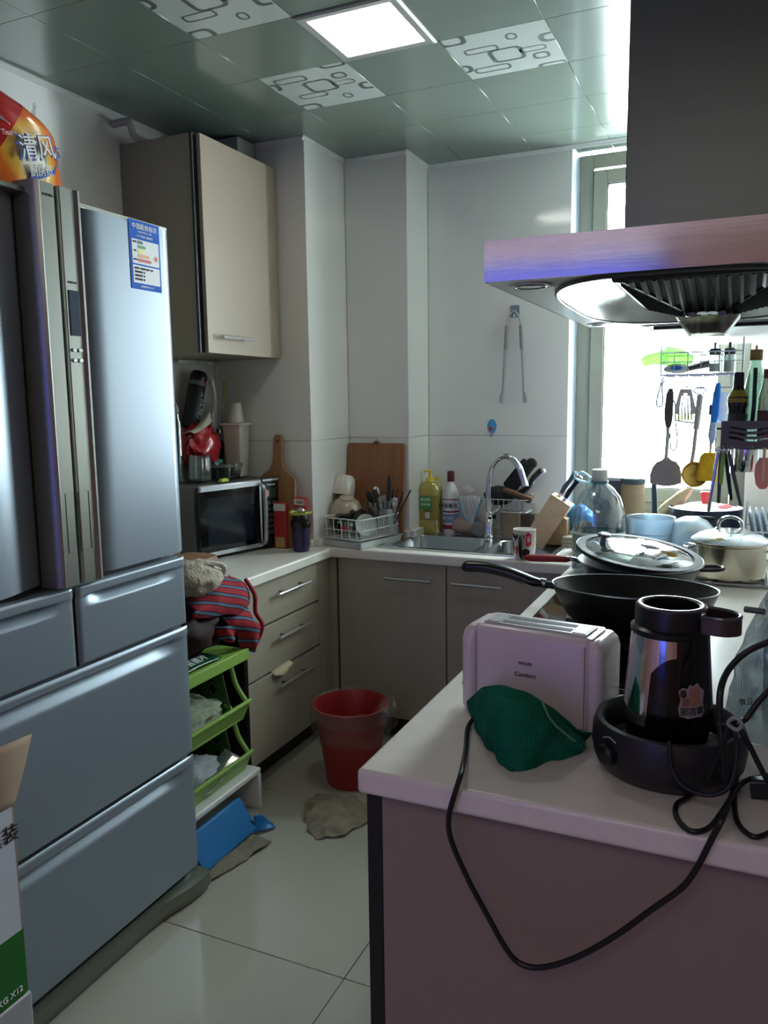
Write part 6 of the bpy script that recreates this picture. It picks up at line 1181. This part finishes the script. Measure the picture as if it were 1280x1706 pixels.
P(t, 'cable', G().tube(cr([z_(800, 1190, C+.012), z_(787, 1200, C+.010), z_(779, 1215, C+.008), z_(776, 1250, C+.006), q(768, 1290, 1.178), q(757, 1325), q(748, 1362), q(752, 1400), q(780, 1465), q(815, 1530), q(840, 1575), q(862, 1602), q(892, 1612), q(930, 1606), q(975, 1588), q(1030, 1556), q(1085, 1516), q(1135, 1480), q(1160, 1448), q(1185, 1400), q(1205, 1362, 1.176), z_(1215, 1338, C+.012), z_(1222, 1318, C+.020), z_(1218, 1296, C+.026)], 8), .0046, 10), rubber, world=True)
t = thing('power_cord', 'black cooker cord curled in small loops at the right counter end', 'cord', (0, 1.25, C))
P(t, 'cable', G().tube(cr([z_(1180, 1290, C+.03), z_(1150, 1325, C+.012), z_(1128, 1340), z_(1128, 1362), z_(1150, 1384), z_(1180, 1380, C+.008), z_(1205, 1350, C+.02), z_(1225, 1320, C+.03), z_(1245, 1300, C+.02), z_(1290, 1290, C+.012)], 8), .0042, 10), rubber, world=True)
P(t, 'cable', G().tube(cr([z_(1228, 1290, C+.03), z_(1224, 1330, C+.012), z_(1228, 1366), z_(1245, 1388), z_(1265, 1394), z_(1300, 1378)], 8), .0040, 10), rubber, world=True)
P(t, 'plug', G().loft([rr(0, 0, .016, .012, .005, z, 3) for z in (0, .004, .034, .044)]).xf(Matrix.Translation(atz(1250, 1312, C+.014)) @ Matrix.Rotation(math.radians(80), 4, 'Y')), black, world=True)
t = thing('power_cord', 'thick black jug cord arching up at the right edge of the picture', 'cord', (.02, 1.35, C))
yy = 1.33
P(t, 'cable', G().tube(cr([q(1208, 1300, 1.27), q(1205, 1250, 1.272), q(1200, 1200, yy-.05), q(1201, 1150, yy-.04), q(1215, 1115, yy), q(1245, 1086, yy+.01), q(1285, 1068, yy+.02)], 8), .0052, 10), rubber, world=True)
P(t, 'cable', G().tube(cr([q(1180, 1300, 1.275), q(1205, 1240, 1.272), q(1215, 1205, 1.275), q(1240, 1200, 1.30), q(1262, 1172, 1.31), q(1290, 1140, 1.33)], 8), .0048, 10), rubber, world=True)
P(t, 'cable', G().tube(cr([q(1228, 1205, 1.275), q(1248, 1240, 1.275), q(1268, 1280, 1.275), q(1290, 1320, 1.275)], 8), .0042, 10), rubber, world=True)
P(t, 'cable', G().tube(cr([q(1115, 1235, 1.272), q(1120, 1280, 1.262), q(1140, 1310, 1.255), q(1180, 1325, 1.25), q(1215, 1310, 1.25), q(1228, 1260, 1.262), q(1222, 1215, 1.27), q(1195, 1205, 1.275)], 8), .0036, 10), rubber, world=True)
P(t, 'cable_tie', G().tube(cr([q(1213, 1205, 1.268), q(1225, 1196, 1.262), q(1236, 1206, 1.262), q(1228, 1216, 1.266)], 4, True), .003, 8, True), M('tie_grey', (150, 156, 158), .35), world=True)

# ================================================================ RIGHT SIDE: PLASTIC BAG, WHITE BOX
pbg = thing('plastic_bag', 'clear crinkled plastic bag with black print standing at the right wall', 'plastic bag', (.075, 1.62, C))
P(pbg, 'bag_film', G().surf([[(-.085, -.02, .0), (-.02, -.06, .0), (.06, -.05, .0), (.075, .04, .0)], [(-.082, -.02, .09), (-.02, -.065, .10), (.06, -.05, .10), (.075, .04, .10)], [(-.060, -.01, .20), (-.01, -.05, .20), (.06, -.04, .20), (.075, .04, .20)], [(-.015, .0, .29), (.01, -.03, .30), (.06, -.02, .30), (.075, .04, .30)], [(.03, .0, .36), (.04, -.01, .37), (.06, 0, .37), (.075, .03, .37)]], 30, 40, .007, 26), film('bag_clear', (212, 224, 230), .72, .12, .22, .8), solid=.0015, sm=60)
text(pbg, 'lettering', '食品级', .014, ink, (-.045, -.072, .085), (1, -.25, .25), (0, 0, 1), world=False)
P(pbg, 'clip', G().tube([(-.062, -.03, .248), (-.03, -.045, .250)], .006, 8), M('clip_steel', (130, 140, 142), .3, .7))
wbx = one('storage_box', 'pale translucent storage box behind the clear bag at the right wall', 'box', G().loft([rr(0, 0, .045, .12, .015, 0), rr(0, 0, .05, .13, .015, .16), rr(0, 0, .052, .132, .015, .165)]), film('box_pale', (214, 220, 214), .8, .2, .8), (.10, 1.80, C+.001))
